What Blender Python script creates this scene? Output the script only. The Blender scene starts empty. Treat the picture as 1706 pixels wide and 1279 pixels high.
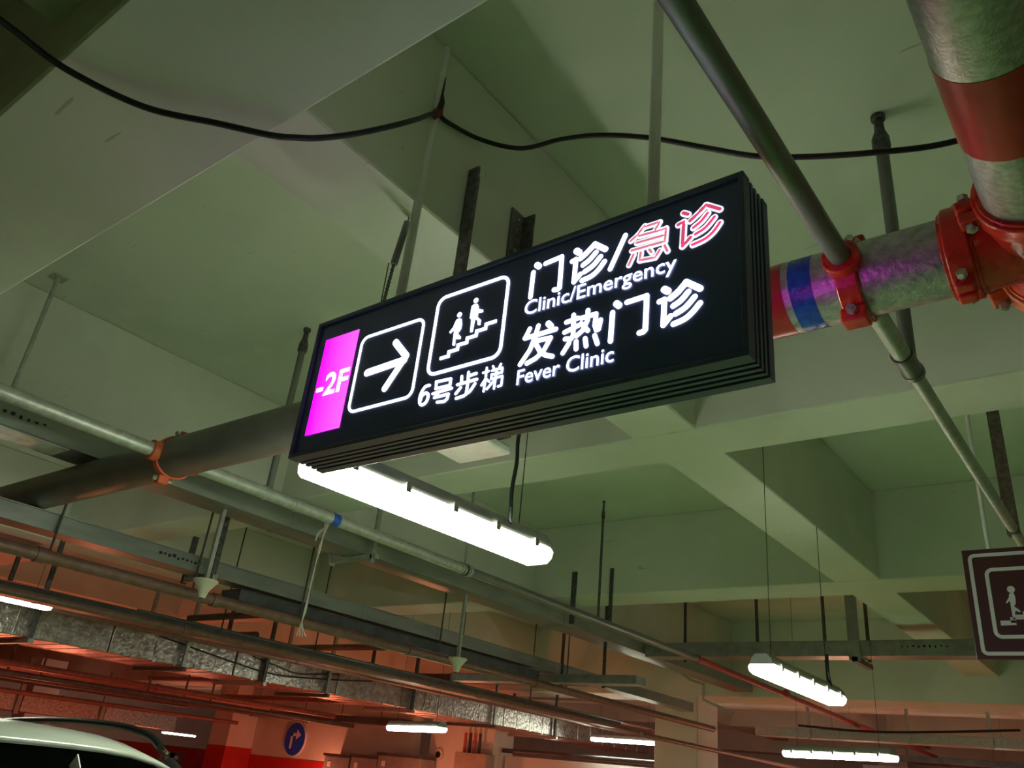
import bpy, bmesh, math, random
from mathutils import Vector, Matrix
random.seed(7)
SC = bpy.context.scene
COL = SC.collection

# ------------------------------------------------------------------ camera
FPX, YAW, PITCH, ROLL = 1358.47, -0.698075, 0.452585, 0.10947
CAM = Vector((0.0, 0.0, 1.5))
def cam_axes():
    cy, sy, cp, sp, cr, sr = math.cos(YAW), math.sin(YAW), math.cos(PITCH), math.sin(PITCH), math.cos(ROLL), math.sin(ROLL)
    f = Vector((sy*cp, cy*cp, sp)); rt = Vector((cy, -sy, 0)); up = rt.cross(f)
    return cr*rt + sr*up, -sr*rt + cr*up, f
RT, UP, FW = cam_axes()
cd = bpy.data.cameras.new('camera'); co = bpy.data.objects.new('camera', cd); COL.objects.link(co)
co.matrix_world = Matrix(((RT.x, UP.x, -FW.x, CAM.x), (RT.y, UP.y, -FW.y, CAM.y), (RT.z, UP.z, -FW.z, CAM.z), (0, 0, 0, 1)))
cd.sensor_fit = 'HORIZONTAL'; cd.sensor_width = 36.0; cd.lens = 36.0*FPX/1706.0
cd.clip_start = 0.02; cd.clip_end = 200
SC.camera = co
def ray(u, v):
    return RT*((u-853)/FPX) - UP*((v-639.5)/FPX) + FW
def at(u, v, **k):
    """point where the sight line of photo pixel (u, v) meets a plane x=, y= or z="""
    (a, val), = k.items(); i = 'xyz'.index(a); d = ray(u, v)
    return CAM + d*((val-CAM[i])/d[i])

# ------------------------------------------------------------------ world, exposure
w = bpy.data.worlds.new('world'); SC.world = w; w.use_nodes = True
w.node_tree.nodes['Background'].inputs[0].default_value = (0.02, 0.02, 0.02, 1)
w.node_tree.nodes['Background'].inputs[1].default_value = 0.0
SC.view_settings.view_transform = 'Standard'; SC.view_settings.look = 'None'
SC.view_settings.gamma = 1; SC.view_settings.use_curve_mapping = False
SC.view_settings.exposure = -0.12
TUBE_POWER = 35.0            # radiance of a lit tube diffuser
TUBE_COL = (0.94, 1.0, 0.78)
SIGN_POWER = 2.6
ZS, ZB = 4.04, 3.28          # slab underside, beam underside

# ------------------------------------------------------------------ materials
MAT = {}
def nodes_mat(name):
    m = bpy.data.materials.new(name); m.use_nodes = True; MAT[name] = m
    nt = m.node_tree; return m, nt, nt.nodes['Principled BSDF']
def N(nt, t, **k):
    n = nt.nodes.new(t)
    for a, v in k.items(): setattr(n, a, v)
    return n
def surf(name, c1, c2, scale=6.0, rough=0.6, metal=0.0, bump=0.0, bscale=60.0, stretch=(1, 1, 1), rvar=0.0, detail=6, spec=0.5, lo=0.35, hi=0.65):
    """noise-mottled surface: two colours, optional fine bump and roughness variation"""
    m, nt, b = nodes_mat(name)
    tc = N(nt, 'ShaderNodeTexCoord'); mp = N(nt, 'ShaderNodeMapping'); mp.inputs['Scale'].default_value = stretch
    nt.links.new(tc.outputs['Object'], mp.inputs['Vector'])
    nz = N(nt, 'ShaderNodeTexNoise'); nz.inputs['Scale'].default_value = scale; nz.inputs['Detail'].default_value = detail
    nt.links.new(mp.outputs[0], nz.inputs['Vector'])
    cr = N(nt, 'ShaderNodeValToRGB'); cr.color_ramp.elements[0].position = lo; cr.color_ramp.elements[1].position = hi
    cr.color_ramp.elements[0].color = (*c1, 1); cr.color_ramp.elements[1].color = (*c2, 1)
    nt.links.new(nz.outputs['Fac'], cr.inputs[0]); nt.links.new(cr.outputs[0], b.inputs['Base Color'])
    b.inputs['Roughness'].default_value = rough; b.inputs['Metallic'].default_value = metal
    b.inputs['Specular IOR Level'].default_value = spec
    if rvar:
        mr = N(nt, 'ShaderNodeMapRange'); mr.inputs['To Min'].default_value = rough-rvar; mr.inputs['To Max'].default_value = rough+rvar
        nt.links.new(nz.outputs['Fac'], mr.inputs[0]); nt.links.new(mr.outputs[0], b.inputs['Roughness'])
    if bump:
        n2 = N(nt, 'ShaderNodeTexNoise'); n2.inputs['Scale'].default_value = bscale; n2.inputs['Detail'].default_value = 4
        nt.links.new(mp.outputs[0], n2.inputs['Vector'])
        bp = N(nt, 'ShaderNodeBump'); bp.inputs['Strength'].default_value = bump; bp.inputs['Distance'].default_value = 0.01
        nt.links.new(n2.outputs['Fac'], bp.inputs['Height']); nt.links.new(bp.outputs[0], b.inputs['Normal'])
    return m
def emit(name, c, s):
    m, nt, b = nodes_mat(name)
    b.inputs['Base Color'].default_value = (*c, 1); b.inputs['Emission Color'].default_value = (*c, 1)
    b.inputs['Emission Strength'].default_value = s; b.inputs['Roughness'].default_value = 0.4
    return m
surf('paint', (0.60, 0.63, 0.53), (0.68, 0.70, 0.60), 1.3, 0.75, bump=0.15, bscale=7, detail=5, spec=0.2)
def scuff(name, dark, light):
    m = MAT[name]; nt = m.node_tree; b = nt.nodes['Principled BSDF']; src = b.inputs['Base Color'].links[0].from_socket
    tc = N(nt, 'ShaderNodeTexCoord'); prev = src
    for sc, lo, hi, colr, st, amt in ((3.2, 0.73, 0.75, dark, (1, 9.0, 5.0), 0.45), (0.9, 0.56, 0.60, light, (1, 1, 1), 0.35)):
        mp = N(nt, 'ShaderNodeMapping'); mp.inputs['Scale'].default_value = st; mp.inputs['Rotation'].default_value = (0.5, 0.3, 0.6)
        nt.links.new(tc.outputs['Object'], mp.inputs[0]); nz = N(nt, 'ShaderNodeTexNoise'); nz.inputs['Scale'].default_value = sc; nz.inputs['Detail'].default_value = 3
        nt.links.new(mp.outputs[0], nz.inputs['Vector']); mr = N(nt, 'ShaderNodeMapRange')
        mr.inputs['From Min'].default_value = lo; mr.inputs['From Max'].default_value = hi; mr.inputs['To Max'].default_value = amt; nt.links.new(nz.outputs['Fac'], mr.inputs[0])
        mx = N(nt, 'ShaderNodeMix', data_type='RGBA'); mx.inputs[7].default_value = (*colr, 1)
        nt.links.new(mr.outputs[0], mx.inputs[0]); nt.links.new(prev, mx.inputs[6]); prev = mx.outputs[2]
    nt.links.new(prev, b.inputs['Base Color'])
scuff('paint', (0.22, 0.22, 0.18), (0.78, 0.78, 0.72))
surf('white_wall', (0.66, 0.63, 0.58), (0.74, 0.71, 0.66), 1.5, 0.6, bump=0.1, bscale=9, spec=0.3)
surf('red_dado', (0.50, 0.022, 0.022), (0.60, 0.035, 0.03), 2.5, 0.4)
surf('floor_green', (0.22, 0.44, 0.16), (0.27, 0.50, 0.20), 1.2, 0.35)
surf('floor_red', (0.66, 0.10, 0.06), (0.74, 0.14, 0.085), 1.2, 0.35)
surf('galvanised', (0.30, 0.31, 0.30), (0.47, 0.48, 0.46), 55, 0.42, 0.85, bump=0.25, bscale=120, rvar=0.1)
surf('pipe_zinc', (0.34, 0.33, 0.36), (0.55, 0.54, 0.56), 38, 0.40, 0.8, bump=0.35, bscale=70, rvar=0.12, detail=8)
surf('pipe_grey', (0.17, 0.175, 0.165), (0.21, 0.215, 0.20), 5, 0.45, 0.5, bump=0.05, bscale=40)
surf('pipe_pale', (0.36, 0.38, 0.34), (0.48, 0.50, 0.45), 25, 0.45, 0.5, bump=0.2, bscale=80)
surf('trunk', (0.27, 0.29, 0.28), (0.37, 0.39, 0.37), 9, 0.38, 0.6, stretch=(1, 0.25, 1), rvar=0.08)
surf('trunk_dark', (0.07, 0.08, 0.085), (0.12, 0.125, 0.13), 9, 0.45, 0.4)
surf('steel_dark', (0.05, 0.05, 0.047), (0.13, 0.125, 0.12), 40, 0.6, 0.4, bump=0.3, bscale=90)
surf('steel_grey', (0.10, 0.10, 0.095), (0.20, 0.195, 0.18), 40, 0.55, 0.5, bump=0.3, bscale=90)
surf('steel_rusty', (0.10, 0.075, 0.05), (0.17, 0.15, 0.12), 40, 0.65, 0.3, bump=0.3, bscale=90)
surf('white_paint_metal', (0.72, 0.73, 0.71), (0.80, 0.81, 0.79), 12, 0.35)
surf('cream_plastic', (0.66, 0.64, 0.50), (0.72, 0.70, 0.56), 10, 0.4)
surf('lamp_grey', (0.36, 0.37, 0.36), (0.42, 0.43, 0.42), 10, 0.45)
surf('red_coupling', (0.50, 0.022, 0.012), (0.66, 0.045, 0.025), 18, 0.28, bump=0.25, bscale=45, rvar=0.08)
surf('orange_coupling', (0.55, 0.10, 0.035), (0.66, 0.15, 0.06), 18, 0.35, bump=0.2, bscale=45)
surf('red_tape', (0.33, 0.015, 0.018), (0.42, 0.022, 0.026), 20, 0.28)
surf('blue_tape', (0.008, 0.06, 0.36), (0.012, 0.11, 0.52), 45, 0.25, bump=0.3, bscale=60)
surf('bolt', (0.45, 0.45, 0.43), (0.6, 0.6, 0.57), 30, 0.35, 0.9)
surf('black_rubber', (0.006, 0.007, 0.008), (0.014, 0.015, 0.016), 30, 0.5)
surf('sign_body', (0.055, 0.082, 0.16), (0.064, 0.094, 0.18), 30, 0.42)
surf('sign_face', (0.056, 0.088, 0.26), (0.064, 0.098, 0.29), 4, 0.35)
surf('brown_board', (0.052, 0.012, 0.011), (0.062, 0.015, 0.013), 6, 0.35)
surf('board_print', (0.66, 0.67, 0.70), (0.72, 0.73, 0.76), 12, 0.4)
surf('red_pipe', (0.36, 0.035, 0.035), (0.46, 0.055, 0.05), 15, 0.4, bump=0.1)
surf('orange_pipe', (0.55, 0.085, 0.03), (0.65, 0.12, 0.05), 15, 0.4)
surf('brown_pipe', (0.22, 0.12, 0.10), (0.30, 0.17, 0.14), 15, 0.45, 0.3)
surf('foil', (0.34, 0.31, 0.30), (0.62, 0.58, 0.56), 16, 0.33, 0.95, bump=1.0, bscale=24, rvar=0.12)
surf('crumpled_film', (0.55, 0.56, 0.55), (0.8, 0.81, 0.8), 14, 0.3, bump=1.0, bscale=30)
surf('car_paint', (0.40, 0.43, 0.38), (0.44, 0.47, 0.42), 3, 0.25, 0.2)
surf('car_black', (0.006, 0.007, 0.007), (0.012, 0.013, 0.013), 8, 0.3)
surf('car_glass', (0.004, 0.012, 0.011), (0.006, 0.016, 0.014), 3, 0.06)
surf('tyre', (0.012, 0.012, 0.012), (0.02, 0.02, 0.02), 20, 0.8)
surf('rope', (0.42, 0.41, 0.33), (0.56, 0.55, 0.46), 60, 0.8)
surf('tie_red', (0.16, 0.025, 0.015), (0.22, 0.035, 0.02), 40, 0.6)
surf('sign_blue', (0.02, 0.08, 0.75), (0.03, 0.10, 0.82), 5, 0.3)
surf('sign_white', (0.74, 0.74, 0.76), (0.8, 0.8, 0.82), 12, 0.35)
surf('box_grey', (0.24, 0.235, 0.22), (0.30, 0.29, 0.275), 6, 0.5)
surf('box_tan', (0.34, 0.27, 0.22), (0.40, 0.32, 0.26), 6, 0.5)
surf('chrome', (0.6, 0.6, 0.6), (0.7, 0.7, 0.7), 10, 0.2, 1.0)
emit('tube_light', TUBE_COL, TUBE_POWER)
emit('tube_light_new', TUBE_COL, TUBE_POWER*1.95)
emit('lamp_end', (1.0, 0.97, 0.72), 2.2)
emit('letter_white', (0.95, 0.97, 1.0), SIGN_POWER)
emit('letter_white_dim', (0.93, 0.95, 0.98), SIGN_POWER*0.42)
emit('letter_red', (0.80, 0.075, 0.20), 0.85)
emit('letter_pink', (0.85, 0.22, 0.34), 0.85)
emit('warning_red', (1.0, 0.27, 0.13), 105.0)
# magenta light panel: the diffuser tint grows paler from one end to the other
m, nt, b = nodes_mat('magenta_panel')
tc = N(nt, 'ShaderNodeTexCoord'); sx = N(nt, 'ShaderNodeSeparateXYZ'); nt.links.new(tc.outputs['Generated'], sx.inputs[0])
cr = N(nt, 'ShaderNodeValToRGB'); cr.color_ramp.elements[0].color = (0.90, 0.001, 0.80, 1); cr.color_ramp.elements[1].color = (0.92, 0.05, 0.88, 1)
cr.color_ramp.elements[0].position = 0.05; cr.color_ramp.elements[1].position = 0.95
nt.links.new(sx.outputs[0], cr.inputs[0]); nt.links.new(cr.outputs[0], b.inputs['Base Color']); nt.links.new(cr.outputs[0], b.inputs['Emission Color'])
b.inputs['Emission Strength'].default_value = 3.0

# ------------------------------------------------------------------ builders
class MB:
    def __init__(s): s.v = []; s.f = []
    def add(s, vs, fs):
        o = len(s.v); s.v += [tuple(p) for p in vs]; s.f += [tuple(i+o for i in q) for q in fs]; return s
    def box(s, x0, x1, y0, y1, z0, z1):
        return s.add([(x, y, z) for z in (z0, z1) for y in (y0, y1) for x in (x0, x1)],
                     [(0, 2, 3, 1), (4, 5, 7, 6), (0, 1, 5, 4), (2, 6, 7, 3), (0, 4, 6, 2), (1, 3, 7, 5)])
    def obox(s, p, q, wx, wy, ref=(0, 0, 1)):
        """bar of section wx * wy from p to q"""
        p, q = Vector(p), Vector(q); d = (q-p).normalized(); r = Vector(ref)
        if abs(d.dot(r)) > 0.95: r = Vector((1, 0, 0))
        a = d.cross(r).normalized()*wx/2; b = d.cross(a).normalized()*wy/2
        vs = [e+sa*a+sb*b for e in (p, q) for sb in (-1, 1) for sa in (-1, 1)]
        return s.add(vs, [(0, 1, 3, 2), (4, 6, 7, 5), (0, 4, 5, 1), (2, 3, 7, 6), (0, 2, 6, 4), (1, 5, 7, 3)])
    def tube(s, pts, r, n=14, cap=True):
        pts = [Vector(p) for p in pts]; rs = r if isinstance(r, (list, tuple)) else [r]*len(pts)
        t0 = (pts[1]-pts[0]).normalized(); u = t0.orthogonal().normalized(); vs = []; m_ = len(pts)
        for i, p in enumerate(pts):
            t = (pts[min(i+1, m_-1)]-pts[max(i-1, 0)]).normalized()
            u = (u - t*u.dot(t)).normalized(); w_ = t.cross(u)
            for k in range(n):
                a = 2*math.pi*k/n; vs.append(p + (u*math.cos(a)+w_*math.sin(a))*rs[i])
        fs = [(i*n+k, i*n+(k+1) % n, (i+1)*n+(k+1) % n, (i+1)*n+k) for i in range(m_-1) for k in range(n)]
        if cap: fs += [tuple(range(n-1, -1, -1)), tuple(range((m_-1)*n, m_*n))]
        return s.add(vs, fs)
    def ring(s, c, axis, r0, r1, h, n=28, a0=0, a1=2*math.pi, u=None):
        """square-section ring (or arc) around axis"""
        c, t = Vector(c), Vector(axis).normalized(); u = Vector(u) if u else t.orthogonal().normalized(); u = (u-t*u.dot(t)).normalized(); w_ = t.cross(u)
        full = abs(a1-a0-2*math.pi) < 1e-4; m_ = n if full else n+1; vs = []
        for k in range(m_):
            a = a0+(a1-a0)*k/n; d = u*math.cos(a)+w_*math.sin(a)
            vs += [c+d*r0-t*h/2, c+d*r1-t*h/2, c+d*r1+t*h/2, c+d*r0+t*h/2]
        fs = []
        for k in range(n):
            A, B = k*4, ((k+1) % m_)*4
            fs += [(A+j, A+(j+1) % 4, B+(j+1) % 4, B+j) for j in range(4)]
        if not full: fs += [(3, 2, 1, 0), tuple((m_-1)*4+j for j in range(4))]
        return s.add(vs, fs)
    def prism(s, poly, f0, f1):
        """poly: list of 2-D points; f0 / f1 map a point to 3-D on the two end planes"""
        n = len(poly)
        return s.add([f0(p) for p in poly]+[f1(p) for p in poly],
                     [tuple(range(n)), tuple(range(2*n-1, n-1, -1))]+[(k, k+n, (k+1) % n+n, (k+1) % n) for k in range(n)])
    def build(s, name, mat, parent=None, smooth=False, bevel=0, seg=2, label=None):
        me = bpy.data.meshes.new(name); me.from_pydata(s.v, [], s.f)
        bm = bmesh.new(); bm.from_mesh(me); bmesh.ops.recalc_face_normals(bm, faces=bm.faces); bm.to_mesh(me); bm.free()
        me.materials.append(MAT[mat])
        if smooth or bevel:
            me.polygons.foreach_set('use_smooth', [True]*len(me.polygons)); me.set_sharp_from_angle(angle=math.radians(38))
        o = bpy.data.objects.new(name, me); COL.objects.link(o)
        if bevel:
            bv = o.modifiers.new('bevel', 'BEVEL'); bv.width = bevel; bv.segments = seg; bv.limit_method = 'ANGLE'; bv.angle_limit = math.radians(35)
            bv.harden_normals = False
        if parent is not None:
            o.parent = parent; o.matrix_parent_inverse = Matrix.Translation(-Vector(parent.location))
        if label: o['label'] = label
        return o
def thing(name, label, cat, loc=(0, 0, 0), group=None):
    o = bpy.data.objects.new(name, None); o.empty_display_size = 0.1; COL.objects.link(o); o.location = loc
    o['label'] = label; o['category'] = cat
    if group: o['group'] = group
    return o
def tag(o, label, cat, group=None):
    o['label'] = label; o['category'] = cat
    if group: o['group'] = group
    return o
def struct(name, mb, mat, label=None, parent=None, bevel=0):
    o = mb.build(name, mat, parent, bevel=bevel, seg=1)
    if parent is None: o['kind'] = 'structure'
    if label: o['label'] = label; 
    return o
def kid(mb, name, mat, parent, **k): return mb.build(name, mat, parent, **k)
def smoothpath(pts, n=8):
    P = [Vector(p) for p in pts]; out = []
    for i in range(len(P)-1):
        a, b, c, d = P[max(i-1, 0)], P[i], P[i+1], P[min(i+2, len(P)-1)]
        for k in range(n):
            t = k/n
            out.append(0.5*((2*b)+(c-a)*t+(2*a-5*b+4*c-d)*t*t+(3*b-a-3*c+d)*t**3))
    return out+[P[-1]]

# ------------------------------------------------------------------ the building
XW, XE, YS, YN = -36.0, 9.0, -7.0, 27.0
struct('floor', MB().box(-8.4, XE, YS, 12.6, -0.1, 0.0), 'floor_green', 'green epoxy garage floor')
o = struct('floor', MB().box(XW, -8.4, YS, YN, -0.1, 0.0), 'floor_red', 'red epoxy floor under the far parking bays')
o = struct('floor', MB().box(-8.4, XE, 12.6, YN, -0.1, 0.0), 'floor_red', 'red epoxy floor beyond the concrete column')
struct('ceiling', MB().box(XW, XE, YS, YN, ZS, ZS+0.2), 'paint', 'painted concrete ceiling slab')
struct('wall_left', MB().box(XW-0.2, XW, YS, YN, 0, ZS), 'white_wall')
struct('wall_right', MB().box(XE, XE+0.2, YS, YN, 0, ZS), 'white_wall')
struct('wall_back', MB().box(XW, XE, YN, YN+0.2, 0, ZS), 'white_wall')
struct('wall_front', MB().box(XW, XE, YS-0.2, YS, 0, ZS), 'white_wall')
struct('trim_1', MB().box(XW, XW+0.02, YS, YN, 0, 1.5), 'red_dado', 'red painted dado band on the far left wall')
struct('trim_2', MB().box(XW, XE, YN-0.02, YN, 0, 1.5), 'red_dado', 'red painted dado band on the back wall')
XB = [(-2.6, -2.2, ZB), (0.407, 0.877, 3.05), (3.67, 4.05, ZB), (7.05, 7.53, ZB), (12.2, 13.05, 2.972), (16.3, 16.7, ZB), (20.4, 20.8, ZB), (24.2, 25.0, 2.97)]
for y0, y1, z in XB:
    struct('ceiling_beam', MB().box(XW, XE, y0, y1, z, ZS+0.001), 'paint', bevel=0.008)
YB = [(-2.155, -1.783, ZB+0.003), (-5.70, -5.31, ZB+0.003), (-9.3, -8.95, ZB+0.003), (-12.5, -12.15, ZB+0.003), (-15.2, -14.85, ZB+0.003),
      (1.6, 1.97, ZB+0.003), (5.0, 5.4, ZB+0.003), (-18.1, -17.7, 2.98)]
for x0, x1, z in YB:
    struct('ceiling_beam', MB().box(x0, x1, YS, YN, z, ZS+0.0005), 'paint', bevel=0.008)
def above(x_, y_):
    """height of the concrete over a spot: slab or whichever beam crosses there"""
    z_ = ZS
    for a, b, zz in XB:
        if a-0.02 <= y_ <= b+0.02: z_ = min(z_, zz)
    for a, b, zz in YB:
        if a-0.02 <= x_ <= b+0.02: z_ = min(z_, zz)
    return z_-0.001
def column(cx, cy, s=0.36, dado=1.62):
    c = struct('column', MB().box(cx-s, cx+s, cy-s, cy+s, 0, 3.29), 'white_wall', 'square painted concrete column', bevel=0.012)
    kid(MB().box(cx-s-0.004, cx+s+0.004, cy-s-0.004, cy+s+0.004, 0, dado), 'painted_band', 'red_dado', c, label='red painted lower band')
column(-6.25, 12.57, dado=1.3); column(-17.9, 12.57); column(-24.6, 10.9); column(-6.25, 24.5)
# room-height wall stub with the round blue sign, standing between the column and the booth
struct('wall_stub', MB().box(-17.54, -12.4, 12.93, 13.15, 0, 3.2), 'white_wall', 'pale wall behind the round blue sign')
struct('trim_3', MB().box(-17.54, -12.4, 12.91, 12.93, 0, 1.5), 'red_dado', 'red painted dado band under the round blue sign')

# ------------------------------------------------------------------ hanging light box sign
YF = 1.45; K = YF/1.12                                   # plane of the printed face
def cr_(x0, y0, s): return lambda p: (x0+p[0]/s, y0+p[1]/s)
def onface(pt, Y): q = at(pt[0], pt[1], y=Y); return (q.x, q.z)
def stroke(mb, pts, wdt, Y, depth, n=8):
    """rounded pen stroke on the plane y=Y, proud of it by depth"""
    r = wdt/2
    for (ax, az), (bx, bz) in zip(pts, pts[1:]):
        a = math.atan2(bz-az, bx-ax)
        poly = [(bx+r*math.cos(a-math.pi/2+math.pi*k/n), bz+r*math.sin(a-math.pi/2+math.pi*k/n)) for k in range(n+1)]
        poly += [(ax+r*math.cos(a+math.pi/2+math.pi*k/n), az+r*math.sin(a+math.pi/2+math.pi*k/n)) for k in range(n+1)]
        mb.prism(poly, lambda p: (p[0], Y-depth, p[1]), lambda p: (p[0], Y, p[1]))
def curve2(pts, n=5): return [(v.x, v.y) for v in smoothpath([(p[0], p[1], 0) for p in pts], n)]
def rrect(x0, x1, z0, z1, r, n=6):
    out = []
    for cx, cz, a in ((x1-r, z1-r, 0), (x0+r, z1-r, 90), (x0+r, z0+r, 180), (x1-r, z0+r, 270)):
        out += [(cx+r*math.cos(math.radians(a+90*k/n)), cz+r*math.sin(math.radians(a+90*k/n))) for k in range(n+1)]
    return out
def frame_ring(mb, x0, x1, z0, z1, r, wd, Y, depth):
    o_, i_ = rrect(x0, x1, z0, z1, r), rrect(x0+wd, x1-wd, z0+wd, z1-wd, max(r-wd, 0.002)); n = len(o_)
    vs = [(p[0], Y-depth, p[1]) for p in o_]+[(p[0], Y-depth, p[1]) for p in i_]+[(p[0], Y, p[1]) for p in o_]+[(p[0], Y, p[1]) for p in i_]
    fs = []
    for k in range(n):
        j = (k+1) % n
        fs += [(k, j, n+j, n+k), (2*n+k, 3*n+k, 3*n+j, 2*n+j), (k, 2*n+k, 2*n+j, j), (n+k, n+j, 3*n+j, 3*n+k)]
    mb.add(vs, fs)
def textmesh(body, bold):
    cu = bpy.data.curves.new('lettering', 'FONT'); cu.body = body; cu.size = 1; cu.offset = bold; cu.resolution_u = 3
    ob = bpy.data.objects.new('lettering', cu); COL.objects.link(ob)
    dg = bpy.context.evaluated_depsgraph_get(); me = bpy.data.meshes.new_from_object(ob.evaluated_get(dg))
    vs = [tuple(v.co) for v in me.vertices]; fs = [tuple(p.vertices) for p in me.polygons]
    bpy.data.objects.remove(ob); bpy.data.curves.remove(cu); bpy.data.meshes.remove(me)
    return vs, fs
def text_on(mb, body, x0, x1, zbase, cap, Y, depth, bold=0.0):
    vs, fs = textmesh(body, bold)
    mnx, mxx = min(v[0] for v in vs), max(v[0] for v in vs); caph = 0.729
    kx = (x1-x0)/(mxx-mnx); kz = cap/caph
    mb.add([(x0+(v[0]-mnx)*kx, Y-depth, zbase+v[1]*kz) for v in vs], fs)

c1 = cr_(870, 370, 9.474); c2 = cr_(1030, 320, 8.979); c3 = cr_(850, 500, 10.035); c4 = cr_(1000, 455, 8.979); c5 = cr_(690, 595, 10.656)
c6 = cr_(710, 450, 7.107); c7 = cr_(490, 530, 6.0905)
SX0, SX1, SZ0, SZ1, SY0, SY1 = -1.618*K, -0.4465*K, 1.5+0.653*K, 1.5+1.0335*K, 1.118*K, 1.222*K
sign = thing('hanging_sign', 'black illuminated hanging sign with white arrow, stair symbol and clinic lettering', 'sign', ((SX0+SX1)/2, (SY0+SY1)/2, SZ0))
kid(MB().box(SX0+0.012, SX1-0.012, YF+0.0005, SY1-0.002, SZ0+0.012, SZ1-0.012), 'housing', 'sign_body', sign)
kid(MB().box(SX0+0.009, SX1-0.009, YF, YF+0.003, SZ0+0.009, SZ1-0.009), 'face_panel', 'sign_face', sign)
def ringbox(y0, y1, d, t=0.02):
    mb = MB(); x0, x1, z0, z1 = SX0+d, SX1-d, SZ0+d, SZ1-d
    mb.box(x0, x1, y0, y1, z0, z0+t).box(x0, x1, y0, y1, z1-t, z1).box(x0, x0+t, y0, y1, z0+t, z1-t).box(x1-t, x1, y0, y1, z0+t, z1-t)
    return mb
kid(ringbox(SY0-0.006, SY0+0.031, 0.0, 0.014), 'front_bezel', 'sign_body', sign, bevel=0.0015)
for k in range(3):
    kid(ringbox(SY0+0.041+k*0.0235, SY0+0.054+k*0.0235, 0.001), 'rib', 'sign_body', sign, bevel=0.001, seg=1)
kid(ringbox(SY1-0.024, SY1+0.006, 0.0, 0.014), 'back_bezel', 'sign_body', sign, bevel=0.0015)
def strokes(lst, c, wdt, mat, name, label, scale=1.0, Y=YF, depth=0.0025, curved=()):
    mb = MB()
    for i, s_ in enumerate(lst):
        wd = wdt
        if isinstance(s_, tuple): s_, wd = s_
        pts = [onface(c(p), YF) for p in s_]
        if i in curved: pts = curve2(pts)
        stroke(mb, pts, wd*scale, Y, depth)
    return kid(mb, name, mat, sign, label=label)
W = 0.0103*K
MEN1 = [[(180, 795), (133, 1185)], ([(238, 678), (270, 700)], W*1.35), [(372, 655), (630, 548), (592, 1040), (565, 1062), (505, 1070)]]
ZHEN1 = [([(862, 458), (903, 482)], W*1.4), [(792, 622), (852, 592), (820, 945), (922, 822)], ([(925, 575), (1010, 500), (1150, 352), (1318, 430)], W*1.18),
         [(962, 683), (1065, 600), (1172, 478)], [(985, 788), (1120, 690), (1242, 545)], [(947, 925), (1100, 852), (1215, 745), (1303, 622)]]
strokes(MEN1, c1, W, 'letter_white', 'lettering', 'white Chinese character, first of the upper line')
strokes(ZHEN1, c1, W, 'letter_white', 'lettering', 'white Chinese character, second of the upper line', curved=(3, 4, 5))
strokes([[(1632, 212), (1392, 742)]], c1, W, 'letter_white', 'lettering', 'white slash of the upper line')
JI = [[(400, 510), (300, 645), (195, 738)], [(392, 530), (628, 455), (562, 570)], [(320, 662), (650, 575), (722, 548), (705, 740)], [(282, 768), (680, 657)], [(208, 882), (708, 742)],
      [(235, 945), (165, 1098)], [(345, 915), (328, 1028), (560, 985), (628, 875)], [(472, 862), (505, 905)], [(702, 805), (742, 888)]]
ZHEN2 = [[(980, 320), (1050, 340)], [(905, 497), (988, 452), (968, 818), (1088, 685)], [(1082, 438), (1200, 330), (1320, 200), (1528, 262)],
         [(1132, 540), (1250, 440), (1343, 322)], [(1162, 638), (1310, 540), (1443, 382)], [(1122, 793), (1300, 710), (1430, 600), (1528, 462)]]
for L, cv, nm in ((JI, (), 'third'), (ZHEN2, (3, 4, 5), 'fourth')):
    strokes(L, c2, (0.0122 if nm == 'third' else 0.0135)*K, 'letter_white_dim', 'lettering', 'white glowing outline of the %s character of the upper line' % nm, curved=cv)
    strokes(L, c2, (0.0048 if nm == 'third' else 0.0068)*K, 'letter_pink' if nm == 'third' else 'letter_red', 'lettering', 'crimson core of the %s character of the upper line' % nm, depth=0.0034, curved=cv)
FA = [[(332, 480), (252, 640), (400, 597), (768, 485)], [(475, 430), (425, 600), (335, 830), (168, 1078)], ([(642, 392), (688, 440)], W*1.25), [(430, 682), (680, 632), (560, 850), (430, 975), (282, 1058)], [(425, 722), (505, 862), (590, 918), (708, 942)]]
RE = [[(942, 372), (1138, 302)], [(1065, 250), (1056, 600), (1020, 650), (922, 652)], [(912, 540), (1150, 422)], [(1192, 302), (1440, 232), (1420, 420), (1445, 500), (1482, 485), (1515, 332)], [(1305, 172), (1292, 350), (1222, 500), (1112, 600)], [(1192, 392), (1300, 510)],
      [(985, 722), (882, 888)], [(1105, 692), (1105, 818)], [(1256, 642), (1272, 768)], [(1415, 592), (1460, 728)]]
MEN2 = [[(188, 592), (156, 1018)], ([(247, 458), (283, 485)], W*1.35), [(402, 438), (700, 342), (678, 845), (645, 880), (588, 895)]]
ZHEN3 = [([(963, 246), (1015, 272)], W*1.35), [(887, 430), (963, 397), (947, 780), (1058, 642)], ([(1052, 378), (1165, 285), (1290, 137), (1498, 232)], W*1.18),
         [(1092, 495), (1212, 410), (1325, 277)], [(1132, 610), (1282, 510), (1418, 352)], [(1097, 765), (1262, 690), (1380, 590), (1498, 447)]]
strokes(FA, c3, W*0.95, 'letter_white', 'lettering', 'white Chinese character, first of the lower line')
strokes(RE, c3, W*0.92, 'letter_white', 'lettering', 'white Chinese character, second of the lower line')
strokes(MEN2, c4, W, 'letter_white', 'lettering', 'white Chinese character, third of the lower line')
strokes(ZHEN3, c4, W, 'letter_white', 'lettering', 'white Chinese character, fourth of the lower line', curved=(3, 4, 5))
W5 = 0.0062*K
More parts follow.
